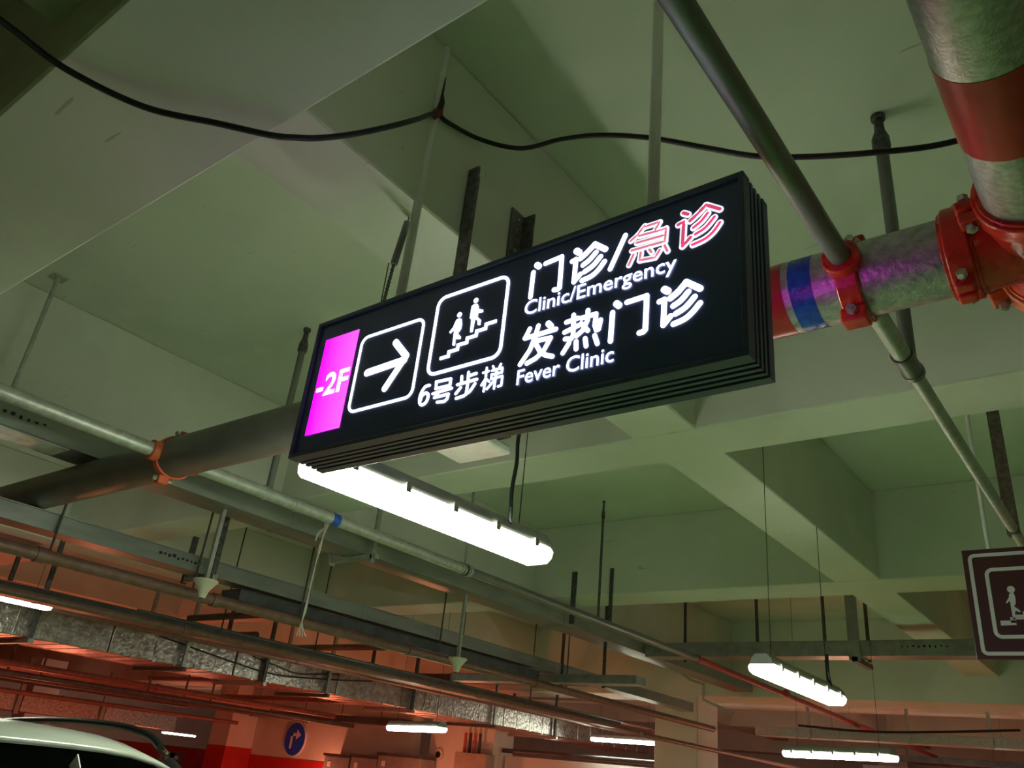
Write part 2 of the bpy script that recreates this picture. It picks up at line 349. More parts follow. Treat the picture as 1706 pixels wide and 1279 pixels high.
SIX = [[(280, 500), (200, 530), (130, 640), (100, 760), (112, 830), (150, 848), (212, 805), (250, 720), (250, 655), (205, 640), (145, 690), (118, 760)]]
HAO = [[(400, 440), (655, 385), (640, 500), (390, 560), (400, 440)], [(335, 650), (670, 550)], [(420, 655), (365, 718), (612, 655), (590, 740), (540, 785), (412, 800)]]
BU = [[(970, 270), (960, 430), (932, 620)], [(982, 330), (1108, 288)], [(850, 342), (845, 450)], [(772, 490), (1118, 392)], [(830, 540), (742, 650)], [(1085, 470), (1000, 600), (880, 690), (748, 733)]]
TI = [[(1228, 280), (1325, 248)], [(1295, 190), (1270, 400), (1236, 608)], [(1270, 390), (1197, 500)], [(1300, 400), (1335, 435)], [(1405, 162), (1422, 205)], [(1545, 122), (1520, 175)],
      [(1385, 242), (1572, 192), (1560, 270), (1382, 312), (1372, 388), (1570, 335), (1550, 500), (1492, 520)], [(1475, 212), (1420, 558)], [(1420, 420), (1292, 568)]]
for L, nm, cv in ((SIX, 'numeral six under the stair symbol', (0,)), (HAO, 'first Chinese character under the stair symbol', ()), (BU, 'second Chinese character under the stair symbol', ()), (TI, 'third Chinese character under the stair symbol', ())):
    strokes(L, c5, W5 if L is not TI else W5*0.72, 'letter_white', 'lettering', 'white '+nm, curved=cv)
# stair symbol, arrow and their rounded borders
def face_rect(quad, c):
    P = [onface(c(p), YF) for p in quad]
    return (P[0][0]+P[3][0])/2, (P[1][0]+P[2][0])/2, (P[2][1]+P[3][1])/2, (P[0][1]+P[1][1])/2
x0, x1, z0, z1 = face_rect([(140, 318), (1010, 55), (880, 1035), (5, 1268)], c6)
mb = MB(); frame_ring(mb, x0, x1, z0, z1, 0.026*K, 0.0075*K, YF, 0.0025); kid(mb, 'stair_symbol_border', 'letter_white', sign)
x0, x1, z0, z1 = face_rect([(685, 190), (1335, -5), (1205, 810), (547, 968)], c7)
mb = MB(); frame_ring(mb, x0, x1, z0, z1, 0.024*K, 0.0068*K, YF, 0.0025); kid(mb, 'arrow_border', 'letter_white', sign)
mb = MB(); stroke(mb, [onface(c7(p), YF) for p in ((742, 555), (1120, 425))], 0.0185*K, YF, 0.0025)
stroke(mb, [onface(c7(p), YF) for p in ((1033, 247), (1140, 385), (922, 712))], 0.0175*K, YF, 0.0025); kid(mb, 'arrow', 'letter_white', sign)
def stairs_poly(pts, c, th, Y):
    P = [onface(c(p), Y) for p in pts]; mb = MB()
    for (ax, az), (bx, bz) in zip(P, P[1:]):
        mb.box(min(ax, bx)-th/2, max(ax, bx)+th/2, Y-0.0025, Y, min(az, bz)-th/2, max(az, bz)+th/2)
    return mb
ST = [(165, 1048), (262, 1018), (268, 968), (380, 930), (388, 880), (497, 845), (500, 800), (615, 760), (620, 715), (720, 680), (722, 640), (820, 608)]
# square the treads in the plane of the sign
P = [onface(c6(p), YF) for p in ST]
sx_ = (P[-1][0]-P[0][0])/6; sz_ = (P[-1][1]-P[0][1])/5; mb = MB(); th = 0.0075*K
for k in range(6):
    xa, za = P[0][0]+k*sx_, P[0][1]+k*sz_
    mb.box(xa-(th/2 if k else 0), xa+sx_+th/2, YF-0.0025, YF, za-th/2, za+th/2)
    if k < 5: mb.box(xa+sx_-th/2, xa+sx_+th/2, YF-0.0024, YF, za+th/2, za+sz_-th/2)
kid(mb, 'stair_symbol', 'letter_white', sign)
def figure(head, r, body, c, Y, mat, par, label):
    mb = MB(); hx, hz = onface(c(head), Y)
    mb.prism([(hx+r*math.cos(2*math.pi*k/18), hz+r*math.sin(2*math.pi*k/18)) for k in range(18)], lambda p: (p[0], Y-0.0025, p[1]), lambda p: (p[0], Y, p[1]))
    mb.prism([onface(c(p), Y) for p in body], lambda p: (p[0], Y-0.0025, p[1]), lambda p: (p[0], Y, p[1]))
    return kid(mb, 'walking_figure', mat, par, label=label)
figure((398, 530), 0.0062*K, [(350, 620), (365, 590), (395, 575), (420, 578), (425, 640), (412, 700), (375, 748), (412, 790), (405, 815), (362, 815), (352, 780), (340, 895), (315, 890), (335, 740), (330, 705), (288, 750), (280, 735), (325, 680)], c6, YF, 'letter_white', sign, 'lower walking figure')
figure((593, 360), 0.0062*K, [(545, 430), (575, 405), (610, 402), (622, 430), (622, 462), (675, 470), (675, 495), (615, 507), (610, 555), (650, 590), (640, 650), (615, 650), (615, 600), (580, 578), (550, 730), (525, 735), (540, 590), (522, 570)], c6, YF, 'letter_white', sign, 'upper walking figure')
mx0, mx1, mz0, mz1 = face_rect([(345, 222), (675, 112), (447, 1110), (100, 1198)], c7)
kid(MB().box(mx0, mx1, YF-0.002, YF, mz0, mz1), 'magenta_panel', 'magenta_panel', sign)
a_ = onface(c7((235, 722)), YF); b_ = onface(c7((575, 500)), YF); f0 = onface(c7((425, 748)), YF); f1 = onface(c7((470, 520)), YF)
mb = MB(); text_on(mb, '-2F', a_[0], b_[0], f0[1], f1[1]-f0[1], YF, 0.0026, 0.022); kid(mb, 'lettering', 'letter_white', sign, label='white floor number on the magenta panel')
a_ = onface((874, 524), YF); b_ = onface((1128, 440), YF); zb_ = onface((879, 525), YF)[1]; zt_ = onface((886, 499.5), YF)[1]
zb2 = onface((1097, 457.5), YF)[1]; zb_ = (zb_+zb2)/2
mb = MB(); text_on(mb, 'Clinic/Emergency', a_[0], b_[0], zb_, 0.0345*K, YF, 0.0026, 0.008); kid(mb, 'lettering', 'letter_white', sign, label='small white English lettering of the upper line')
a_ = onface((861, 640), YF); b_ = onface((1023, 600), YF); zb_ = (onface((864, 641), YF)[1]+onface((1008, 606), YF)[1])/2
mb = MB(); text_on(mb, 'Fever Clinic', a_[0], b_[0], zb_, 0.0345*K, YF, 0.0026, 0.008); kid(mb, 'lettering', 'letter_white', sign, label='small white English lettering of the lower line')
# rear face carries the same magenta floor panel at its own left hand end
kid(MB().box(SX0+SX1-mx1, SX0+SX1-mx0, SY1-0.002, SY1+0.001, mz0, mz1), 'magenta_panel', 'magenta_panel', sign)
SYC = 1.17*K
# two white suspension pipes
for p in ((668, 490), (1088, 335)):
    x_ = at(p[0], p[1], y=SYC).x
    kid(MB().tube([(x_, SYC, SZ1-0.01), (x_, SYC, ZS)], 0.0125*K, 20), 'suspension_pipe', 'white_paint_metal', sign, smooth=True)

# ------------------------------------------------------------------ large sprinkler main and its branches
MY, MZ, MR = 2.115, 2.9, 0.1095
XEL = -0.05                                  # axis of the overhead pipe that comes in from behind the camera
main = thing('main_pipe', 'thick galvanised main pipe running behind the black sign', 'pipe', (-3, MY, MZ-MR))
kid(MB().tube([(-9.5, MY, MZ), (-1.2, MY, MZ)], MR, 40), 'pipe_run', 'pipe_grey', main, smooth=True, label='dull grey length of pipe')
kid(MB().tube([(-1.2, MY, MZ), (XEL-0.165, MY, MZ)], MR, 40), 'pipe_run', 'pipe_zinc', main, smooth=True, label='shiny mottled length of pipe')
def band(xa, xb, mat, lab): kid(MB().tube([(xa, MY, MZ), (xb, MY, MZ)], MR+0.0012, 40), 'tape_band', mat, main, smooth=True, label=lab)
xb0 = at(1313, 500, y=MY-MR).x; xb1 = at(1352, 500, y=MY-MR).x; xr = at(1301, 500, y=MY-MR).x
band(xb0, xb1, 'blue_tape', 'blue tape band'); band(xr-0.16, xr, 'red_tape', 'red tape band')
def rigid_coupling(par, c, axis, R, mat, wd=0.055, ear=(0, 0, 1), name='coupling'):
    """two half shells bolted together at opposite ears"""
    c, t, e = Vector(c), Vector(axis).normalized(), Vector(ear).normalized(); s_ = t.cross(e)
    cp = kid(MB().ring(c, t, R-0.002, R+0.022, wd, 32, u=e), name, mat, par, bevel=0.005)
    kid(MB().ring(c-t*(wd/2+0.004), t, R-0.001, R+0.012, 0.01, 32, u=e).ring(c+t*(wd/2+0.004), t, R-0.001, R+0.012, 0.01, 32, u=e), 'coupling_lip', mat, cp, bevel=0.002, seg=1)
    for k in (-1, 1):
        q = c+e*k*(R+0.035)
        kid(MB().obox(q-s_*0.034, q-s_*0.004, wd*0.9, 0.045, ref=t).obox(q+s_*0.034, q+s_*0.004, wd*0.9, 0.045, ref=t), 'bolt_ear', mat, cp, bevel=0.006)
        kid(MB().tube([q-s_*0.055, q+s_*0.055], 0.008, 10).tube([q-s_*0.058, q-s_*0.043], 0.014, 6).tube([q+s_*0.05, q+s_*0.036], 0.014, 6), 'bolt', 'bolt', cp)
    return cp
rigid_coupling(main, (XEL-0.19, MY, MZ), (1, 0, 0), MR, 'red_coupling', 0.06, (0, -0.35, -1))
# red tee body with a grooved outlet towards the back
tee = kid(MB().tube([(XEL-0.155, MY, MZ), (XEL, MY, MZ)], MR+0.004, 36).tube([(XEL, MY-0.17, MZ), (XEL, MY+0.17, MZ)], MR+0.006, 36), 'tee_fitting', 'red_coupling', main, smooth=True)
rigid_coupling(main, (XEL, MY+0.2, MZ), (0, 1, 0), MR, 'orange_coupling', 0.06, (1, 0, 0.2))
rigid_coupling(main, (XEL, MY-0.19, MZ), (0, 1, 0), MR, 'red_coupling', 0.055, (1, 0, 0.1))
def mech_tee(x_, mat, r, wd=0.062, th=0.017):
    """clamp that ties a branch pipe into the main"""
    sd = kid(MB().ring((x_, MY, MZ), (1, 0, 0), MR-0.001, MR+th, wd, 36, u=(0, 0, 1)), 'branch_clamp', mat, main, bevel=0.005)
    for dy in (-1, 1): kid(MB().ring((x_, MY+dy*(MR+0.012), MZ), (0, 1, 0), r-0.002, r+th+0.005, 0.05, 28), 'outlet_collar', mat, sd, bevel=0.004)
    for k, dy in ((1, 0.02), (-1, -0.035)):
        kid(MB().box(x_-wd*0.58, x_+wd*0.58, MY+dy-0.03, MY+dy+0.03, MZ+k*(MR+0.026)-0.026, MZ+k*(MR+0.026)+0.02), 'bolt_ear', mat, sd, bevel=0.007)
        kid(MB().tube([(x_, MY+dy-0.055, MZ+k*(MR+0.026)), (x_, MY+dy+0.055, MZ+k*(MR+0.026))], 0.008, 10).tube([(x_, MY+dy-0.05, MZ+k*(MR+0.026)), (x_, MY+dy-0.034, MZ+k*(MR+0.026))], 0.015, 6), 'bolt', 'bolt', sd)
BX = -0.52; LX = -4.1
mech_tee(BX, 'red_coupling', 0.030); mech_tee(LX, 'orange_coupling', 0.038, 0.04, 0.011)
# black binding on top of the clamps
over = thing('overhead_pipe', 'large galvanised pipe with a wide dark red band passing overhead', 'pipe', (XEL, 0, MZ-MR))
ya, yb = at(1560, 95, z=MZ).y, at(1605, 225, z=MZ).y
kid(MB().tube([(XEL, -5, MZ), (XEL, MY-0.16, MZ)], MR, 40), 'pipe_run', 'galvanised', over, smooth=True)
kid(MB().tube([(XEL, ya, MZ), (XEL, yb, MZ)], MR+0.0012, 40), 'tape_band', 'red_tape', over, smooth=True)
back = thing('overhead_pipe', 'galvanised pipe leaving the red tee away from the banded pipe', 'pipe', (XEL, 4, MZ-MR))
kid(MB().tube([(XEL, MY+0.175, MZ), (XEL, 6.9, MZ)], MR, 32), 'pipe_run', 'galvanised', back, smooth=True)

br = thing('branch_pipe', 'slim grey branch pipe clamped across the shiny main with a sleeve coupling', 'pipe', (BX, 2, MZ-0.03))
kid(MB().tube([(BX, -4.0, MZ), (BX, MY-MR, MZ)], 0.030, 24), 'pipe_run', 'pipe_grey', br, smooth=True)
kid(MB().tube([(BX, MY+MR, MZ), (BX, 2.62, MZ)], 0.030, 24), 'pipe_run', 'pipe_pale', br, smooth=True)
kid(MB().tube([(BX, 2.60, MZ), (BX, 2.76, MZ)], 0.0335, 24).tube([(BX, 2.60, MZ), (BX, 2.625, MZ)], 0.037, 24).tube([(BX, 2.735, MZ), (BX, 2.76, MZ)], 0.037, 24), 'sleeve_coupling', 'pipe_grey', br, smooth=True)
kid(MB().tube([(BX, 2.75, MZ), (BX, 11.9, MZ)], 0.0245, 22), 'pipe_run', 'pipe_pale', br, smooth=True)

lb = thing('branch_pipe', 'pale branch pipe with sleeve joints crossing under the bright tube light', 'pipe', (LX, 4, MZ-0.038))
kid(MB().tube([(LX, -2, MZ), (LX, MY-MR, MZ)], 0.038, 24), 'pipe_run', 'pipe_pale', lb, smooth=True)
kid(MB().tube([(LX, MY+MR, MZ), (LX, 4.55, MZ)], 0.038, 24), 'pipe_run', 'pipe_pale', lb, smooth=True)
kid(MB().tube([(LX, 4.55, MZ), (LX, 8.5, MZ)], 0.034, 24), 'pipe_run', 'pipe_grey', lb, smooth=True)
kid(MB().tube([(LX, 8.5, MZ), (LX-0.05, 12, MZ-0.02), (LX-0.2, 20, MZ-0.06)], 0.034, 20), 'pipe_run', 'red_pipe', lb, smooth=True, label='red painted length of pipe')
for yy in (2.72, 2.95, 4.52, 4.62, 8.5, 11.1):
    kid(MB().tube([(LX, yy-0.014, MZ), (LX, yy+0.014, MZ)], 0.0435, 24), 'joint_ring', 'pipe_pale' if yy < 8 else 'red_pipe', lb, smooth=True)
yt = at(551, 866, z=MZ).y
kid(MB().tube([(LX, yt-0.03, MZ), (LX, yt+0.03, MZ)], 0.0395, 24), 'tape_wrap', 'blue_tape', lb, smooth=True, label='blue tape wrapped round the pipe')

# ------------------------------------------------------------------ cables, rope, chain
cab = thing('black_cable', 'thick black cable strung below the ceiling and tied to a white pipe', 'cable', (-1.3, 1.3, 3.2))
tie = at(727, 189, y=SYC-0.02)
cp = [at(-60, -10, z=3.02), at(20, 48, z=3.02), at(110, 115, z=3.01), at(240, 178, z=3.0), at(360, 205, z=3.0), at(450, 225, z=3.0), at(490, 229, z=3.02), at(530, 230, z=3.06), at(585, 224, z=3.12), at(640, 213, z=3.2), at(690, 200, z=3.35),
      tie, at(745, 203, y=1.56), at(800, 232, y=1.72), at(868, 247, y=1.8), at(935, 232, y=1.8), at(1000, 225, y=1.8), at(1085, 230, y=1.8), at(1180, 247, y=1.82), at(1260, 260, y=1.85), at(1350, 261, y=1.9), at(1470, 253, y=1.95), at(1560, 242, y=2.0), at(1640, 222, y=2.05), at(1760, 190, y=2.1), (1.2, 2.15, 3.22), (1.78, 2.2, ZB-0.008), (3.4, 2.3, 3.2), (5.2, 2.35, ZB-0.008), (8.95, 2.4, 3.25)]
kid(MB().tube(smoothpath(cp, 8), 0.0088, 12), 'cable_run', 'black_rubber', cab, smooth=True)
kid(MB().tube([tie+Vector((-0.018, 0, -0.01)), tie+Vector((0.002, 0, 0.004)), tie+Vector((0.02, 0, -0.008))], [0.013, 0.017, 0.013], 12), 'tie_wrap', 'tie_red', cab, smooth=True)
kid(MB().tube([tie+Vector((0.012, 0, 0.0)), tie+Vector((0.02, 0, 0.045)), tie+Vector((0.014, 0.0, 0.09)), tie+Vector((0.016, 0.0, 0.17))], [0.014, 0.011, 0.005, 0.002], 10), 'tape_tail', 'black_rubber', cab, smooth=True)

rope = thing('rope', 'pale frayed rope dangling from the pipe with the blue tape', 'rope', (LX+0.05, yt, 2.5))
r0 = Vector((LX+0.045, yt-0.05, MZ+0.0)); rx = r0.x
def rp(u, v): return at(u, v, y=yt-0.05)
mb = MB()
for k in range(4):
    j = (k-1.5)*0.006
    pts = [rp(545, 862)+Vector((j, 0.01*k, 0)), rp(541, 885)+Vector((j, 0, 0)), rp(533, 912)+Vector((-j, 0, 0)), rp(520, 965)+Vector((j*0.6, 0, 0)), rp(509, 1015)+Vector((-j, 0, 0)), rp(502, 1040)+Vector((j, 0, 0)), rp(497+k*3, 1060)+Vector((j*2, 0, 0))]
    mb.tube(smoothpath(pts, 4), 0.003, 6)
kid(mb, 'strand', 'rope', rope, smooth=True)
kid(MB().tube(smoothpath([rp(540, 880), rp(530, 890), rp(526, 900), rp(529, 890), rp(536, 880)], 4), 0.005, 6), 'knot', 'rope', rope, smooth=True)

# ------------------------------------------------------------------ tube lights
def tube_light(p, q, label, detail=True, cable=None, lit='tube_light', wires=True, sec=1.25):
    """weatherproof batten lamp: grey tray above, glowing diffuser below, clips along both sides"""
    p, q = Vector(p), Vector(q); d = (q-p); L = d.length; d.normalize(); s_ = d.cross(Vector((0, 0, 1))).normalized(); up = Vector((0, 0, 1))
    mid = (p+q)/2
    t = thing('tube_light', label, 'light', mid-up*0.05, 'tube lights')
    def ext(prof, a, b):
        return MB().prism(prof, lambda k: p+d*a+s_*k[0]*S+up*k[1]*S, lambda k: p+d*b+s_*k[0]*S+up*k[1]*S)
    S = sec
    tray = [(-0.050, 0.0), (0.050, 0.0), (0.047, 0.020), (0.028, 0.044), (-0.028, 0.044), (-0.047, 0.020)]
    diff = [(-0.049, 0.0), (-0.057, -0.012), (-0.052, -0.030), (-0.036, -0.044), (0.036, -0.044), (0.052, -0.030), (0.057, -0.012), (0.049, 0.0)]
    kid(ext(tray, 0, L), 'tray', 'lamp_grey', t, bevel=0.004 if detail else 0)
    kid(ext(diff, 0.012, L-0.012), 'diffuser', lit, t)
    kid(ext([(x*1.02, z*1.02) for x, z in diff], 0, 0.011), 'end_cap', 'lamp_end', t); kid(ext([(x*1.02, z*1.02) for x, z in diff], L-0.011, L), 'end_cap', 'lamp_end', t)
    if detail:
        for k in range(5):
            for sg in (-1, 1):
                c = p+d*(0.12+k*(L-0.24)/4)+s_*sg*0.058*S
                kid(MB().obox(c+up*0.016, c-up*0.02, 0.026, 0.009, ref=s_), 'clip', 'bolt', t, bevel=0.001, seg=1)
    if wires:
        for k in (0.12, 0.88):
            c = p+d*L*k+up*0.045*S
            kid(MB().tube([c, (c.x, c.y, above(c.x, c.y))], 0.0025, 6), 'suspension_wire', 'steel_dark', t)
    return t
near = tube_light((-2.26, 1.66, 2.455), (-2.19, 2.925, 2.455), 'bright tube light hanging just behind the black sign', sec=1.5, lit='tube_light_new')
pc = [at(866, 720, y=2.62), at(861, 770, y=2.62), at(853, 815, y=2.62), at(851, 850, y=2.62), at(849, 880, y=2.66)]
pc = [Vector((-2.02, 2.62, ZB)), Vector((-2.04, 2.62, 3.0))]+pc
kid(MB().tube(smoothpath(pc, 5), 0.009, 10), 'power_lead', 'black_rubber', near, smooth=True)
# short chain and turnbuckle holding the rear end of that lamp
tb0 = at(679, 370, z=ZB-0.02); tb1 = at(656, 440, y=tb0.y); ch0 = at(640, 500, y=tb0.y)
kid(MB().tube([tb0, tb1], 0.013, 12), 'turnbuckle', 'pipe_grey', near, smooth=True)
mb = MB(); nl = 24
for k in range(nl):
    c = tb1+(ch0-tb1)*(k/(nl-1)*1.25); ax = (1, 0, 0) if k % 2 else (0, 1, 0)
    mb.ring(c, ax, 0.0045, 0.007, 0.003, 8)
kid(mb, 'chain', 'steel_dark', near)
kid(MB().tube([tb0, (tb0.x+0.003, tb0.y, ZB+0.01)], 0.002, 6), 'suspension_wire', 'steel_dark', near)
z = 2.2
mid_l = tube_light((-1.755, 4.40, z), (-1.775, 5.665, z), 'tube light slung below the cross cable tray in front of the big girder')
kid(MB().tube(smoothpath([at(1377, 1090, y=5.4), at(1379, 1120, y=5.4), at(1384, 1142, y=5.45)], 5), 0.012, 8), 'power_lead', 'black_rubber', mid_l, smooth=True)
def xl(u0, v0, u1, v1, z_, lab, **k):
    a, b2 = at(u0, v0, z=z_), at(u1, v1, z=z_); c = (a+b2)/2
    return tube_light((c.x-0.63, c.y, z_), (c.x+0.63, c.y, z_), lab, **k)
def at_len(u0, v0, u1, v1, L):
    a, b2 = ray(u0, v0), ray(u1, v1); k = a.z/b2.z; d = b2*k-a; t = L/Vector((d.x, d.y, 0)).length; return CAM+a*t, CAM+b2*k*t
a, b2 = at_len(1310, 1251, 1490, 1258, 1.22)
tube_light(a, b2, 'tube light crossing behind the red pipe under the big girder', wires=ZS)
a, b2 = at_len(652, 1209, 737, 1211, 1.22); tube_light(a, b2, 'tube light under the foil duct, beside the orange lit pillar', detail=False)
a = at(-20, 983, z=2.5); b2 = at(84, 1006, z=2.5); tube_light((b2.x, b2.y-1.25, 2.5), b2, 'tube light with broad grey tray beside the foil duct', wires=ZS)
c = at(1040, 1232, z=2.35); tube_light((c.x-0.64, c.y, 2.35), (c.x+0.62, c.y, 2.35), 'tube light half hidden behind the concrete column', detail=False)
c = at(266, 1187, z=2.3); tube_light((c.x-0.6, c.y+0.5, 2.3), (c.x+0.6, c.y-0.5, 2.3), 'distant tube light above the far trunking, showing its whole length', detail=False)
c = at(145, 1182, z=2.3); tube_light((c.x-0.6, c.y-0.2, 2.3), (c.x+0.3, c.y+0.1, 2.3), 'distant tube light seen nearly end on', detail=False)
# unseen lamps carry on the rows; two added only to brighten beyond the girder
for i, (x_, y_) in enumerate(((5.0, 1.6), (4.0, 15.5), (-4.6, 14.9), (0.4, 15.4),  (-2.6, 16.5), (-12.5, 17.5), (-20.5, 17.0), (-28.0, 17.5))):
    tube_light((x_, y_-0.63, 2.3 if y_ < 2 else 1.9), (x_, y_+0.63, 2.3 if y_ < 2 else 1.9), 'unseen tube light lighting the garage from outside the frame', detail=False)

# ------------------------------------------------------------------ hangers
def plate(mb, x_, y_, z_, s=0.045): mb.box(x_-s, x_+s, y_-s, y_+s, z_-0.006, z_)
def rod_hanger(x_, y_, zb_, label, r=0.012, mat='pipe_grey', cone=True, top=None, grp=None):
    top = above(x_, y_)
    t = thing('pipe_hanger', label, 'hanger', (x_, y_, zb_), grp)
    if cone:
        kid(MB().tube([(x_, y_, zb_), (x_, y_, top-0.16)], r, 14), 'rod', mat, t, smooth=True)
        kid(MB().tube([(x_, y_, top-0.175), (x_, y_, top-0.16), (x_, y_, top-0.12), (x_, y_, top-0.08), (x_, y_, top-0.02), (x_, y_, top-0.018), (x_, y_, top)], [r*1.25, r*1.45, r*1.4, r*0.85, r*0.7, r*1.15, r*1.15], 14), 'threaded_socket', 'steel_dark', t, smooth=True)
    else:
        kid(MB().tube([(x_, y_, zb_), (x_, y_, top)], r, 14), 'rod', mat, t, smooth=True)
        mb = MB(); plate(mb, x_, y_, top); kid(mb, 'anchor_plate', mat, t)
    return t
q = at(97, 462, z=ZS); rod_hanger(q.x, q.y, 3.17, 'galvanised pipe strut from the slab to the grey cable tray', 0.013, 'pipe_pale', False)
q = at(517, 546, z=ZS); rod_hanger(LX, q.y, MZ+0.035, 'threaded drop rod from the slab to the sleeve joint beside the sign', 0.0165*K)
q = at(1478, 188, z=ZS); rod_hanger(BX, q.y, MZ+0.03, 'thick drop rod with bulbous socket behind the shiny main pipe', 0.0185*K)
q = at(1002, 835, z=ZS); rod_hanger(LX, q.y, MZ+0.03, 'long dark drop rod with round ceiling rose', 0.0125, 'steel_dark')
for yy, lab in ((4.57, 'drop rod with double loop round the pale pipe under the lamp'),):
    t = rod_hanger(LX, yy, MZ+0.035, lab, 0.011, 'pipe_pale', False)
    kid(MB().ring((LX, yy-0.02, MZ), (0, 1, 0), 0.04, 0.047, 0.012, 24).ring((LX, yy+0.02, MZ), (0, 1, 0), 0.04, 0.047, 0.012, 24), 'loop', 'galvanised', t)
def bar_hanger(x_, y_, z0, z1, label, wd=0.04, th=0.008, mat='steel_dark', grp=None, angle=False):
    mb = MB().box(x_-wd/2, x_+wd/2, y_-th/2, y_+th/2, z0, z1)
    if angle: mb.box(x_-wd/2, x_-wd/2+th, y_, y_+wd, z0, z1)
    return tag(mb.build('strap_hanger', mat, bevel=0.001, seg=1), label, 'hanger', grp)
# steel strap and angle iron fixed to the beam side behind the sign
q = at(782, 285, x=-1.783); bar_hanger(-1.755, q.y, MZ, q.z, 'flat steel strap fixed to the beam behind the sign', 0.05, 0.012, 'steel_grey', angle=True)
q = at(866, 362, x=-1.783)
aa = thing('angle_iron', 'pitted steel angle iron standing up behind the sign', 'bracket', (-1.75, q.y, 2.95))
kid(MB().box(-1.782, -1.774, q.y-0.06, q.y+0.02, MZ, q.z+0.01).box(-1.782, -1.715, q.y+0.012, q.y+0.02, MZ, q.z), 'angle_profile', 'steel_grey', aa, bevel=0.001, seg=1)
mb = MB()
for k in range(5): mb.tube([(-1.774, q.y-0.02, q.z-0.03-k*0.05), (-1.769, q.y-0.02, q.z-0.03-k*0.05)], 0.006, 8)
kid(mb, 'rivet', 'bolt', aa)
# cross tray of the right hand side
TY0, TY1, TZ0, TZ1 = 8.86, 9.1, 2.985, 3.13
def tray_x(x0, x1, y0, y1, z0, z1, label, mat='trunk', lip=True, seams=()):
    t = thing('cable_tray', label, 'cable tray', ((x0+x1)/2, (y0+y1)/2, z0))
    kid(MB().box(x0, x1, y0, y1, z0, z1), 'trough', mat, t, bevel=0.002, seg=1)
    if lip: kid(MB().box(x0, x1, y0-0.006, y1+0.006, z1, z1+0.008), 'lid', mat, t)
    for s_ in seams: kid(MB().box(s_-0.02, s_+0.02, y0-0.003, y1+0.003, z0-0.003, z1+0.01), 'joint_plate', mat, t)
    return t
def tray_y(x0, x1, y0, y1, z0, z1, label, mat='trunk', lip=True, seams=()):
    t = thing('cable_tray', label, 'cable tray', ((x0+x1)/2, (y0+y1)/2, z0))
    kid(MB().box(x0, x1, y0, y1, z0, z1), 'trough', mat, t, bevel=0.002, seg=1)
    if lip: kid(MB().box(x0-0.006, x1+0.006, y0, y1, z1, z1+0.008), 'lid', mat, t)
    for s_ in seams: kid(MB().box(x0-0.003, x1+0.003, s_-0.02, s_+0.02, z0-0.003, z1+0.01), 'joint_plate', mat, t)
    return t
def drops(t, pts, z_):
    for x_, y_ in pts: kid(MB().tube([(x_, y_, z_), (x_, y_, above(x_, y_))], 0.008, 8), 'drop_rod', 'steel_dark', t)
def punch(t, pts, axis, sz=0.006):
    mb = MB()
    for p in pts:
        h = [sz*random.uniform(.7, 1.5), sz*random.uniform(.7, 1.4)]
        if axis == 'x': mb.box(p[0]-0.001, p[0]+0.001, p[1]-h[0], p[1]+h[0], p[2]-h[1], p[2]+h[1])
        else: mb.box(p[0]-h[0], p[0]+h[0], p[1]-0.001, p[1]+0.001, p[2]-h[1], p[2]+h[1])
    o = kid(mb, 'punched_mark', 'black_rubber', t); o['kind'] = 'stuff'
xt = tray_x(-4.94, 1.6, TY0, TY1, TZ0, TZ1, 'dark grey cable tray crossing in front of the big girder', seams=(-3.95, -1.2))
x_ = at(1540, 1078, y=TY0).x; punch(xt, [(x_+k*0.05, TY0-0.001, 3.075+random.uniform(-.005, .005)) for k in range(-4, 5)], 'y', 0.009)
for u, nm in ((1142, 'strap of the cross tray beside the pale pipe'), (1261, 'strap of the cross tray above the tube light'), (1372, 'strap of the cross tray over the lamp lead'), (1443, 'brown strap of the cross tray beside the channel hanger')):
    x_ = at(u, 1030, y=9.12).x
    bar_hanger(x_, 9.115, TZ0-0.02, ZS, 'dark steel '+nm, 0.035, 0.012, 'steel_dark' if u < 1440 else 'steel_rusty', 'straps of the cross tray')
x_ = at(1420, 1040, y=8.84).x
ch = thing('channel_hanger', 'wide steel channel hanger carrying the cross tray', 'hanger', (x_, 8.84, TZ0))
kid(MB().box(x_-0.055, x_+0.055, 8.825, 8.85, TZ0-0.05, ZS), 'channel', 'trunk', ch); kid(MB().box(x_-0.03, x_+0.03, 8.825, 9.35, TZ0-0.06, TZ0-0.012), 'foot', 'steel_rusty', ch)
# trays and pipes of the left bay
TX1, TX0 = -4.965, -5.25; T1Z0, T1Z1 = 3.022, 3.165
t1 = tray_y(TX0, TX1, 0.9, 12.1, T1Z0, T1Z1, 'long grey cable tray resting on the main pipe with film stuck below', seams=(3.6, 7.2))
punch(t1, [(TX1+0.001, 1.33+k*0.045, 3.10+random.uniform(-.006, .006)) for k in range(10)], 'x', 0.008)
kid(MB().box(TX0+0.02, TX1-0.02, 0.9, 1.92, T1Z0-0.006, T1Z0-0.0015), 'plastic_film', 'crumpled_film', t1)
br2 = thing('tray_bracket', 'pale slotted bracket under the long grey cable tray', 'bracket', (-5.1, 4.2, 2.97))
q = at(565, 935, z=2.99)
yb = q.y
kid(MB().box(TX0-0.14, TX1+0.12, yb-0.02, yb+0.02, T1Z0-0.042, T1Z0-0.003), 'cross_channel', 'pipe_pale', br2, bevel=0.002)
kid(MB().box(TX1+0.05, TX1+0.075, yb-0.02, yb+0.02, T1Z0-0.07, ZS), 'upright', 'pipe_pale', br2)
kid(MB().box(TX0-0.15, TX0-0.125, yb-0.03, yb+0.03, T1Z0-0.06, ZB), 'upright', 'pipe_pale', br2)
X2 = at(200, 886, z=2.785).x; z2 = at(200, 917, x=X2).z
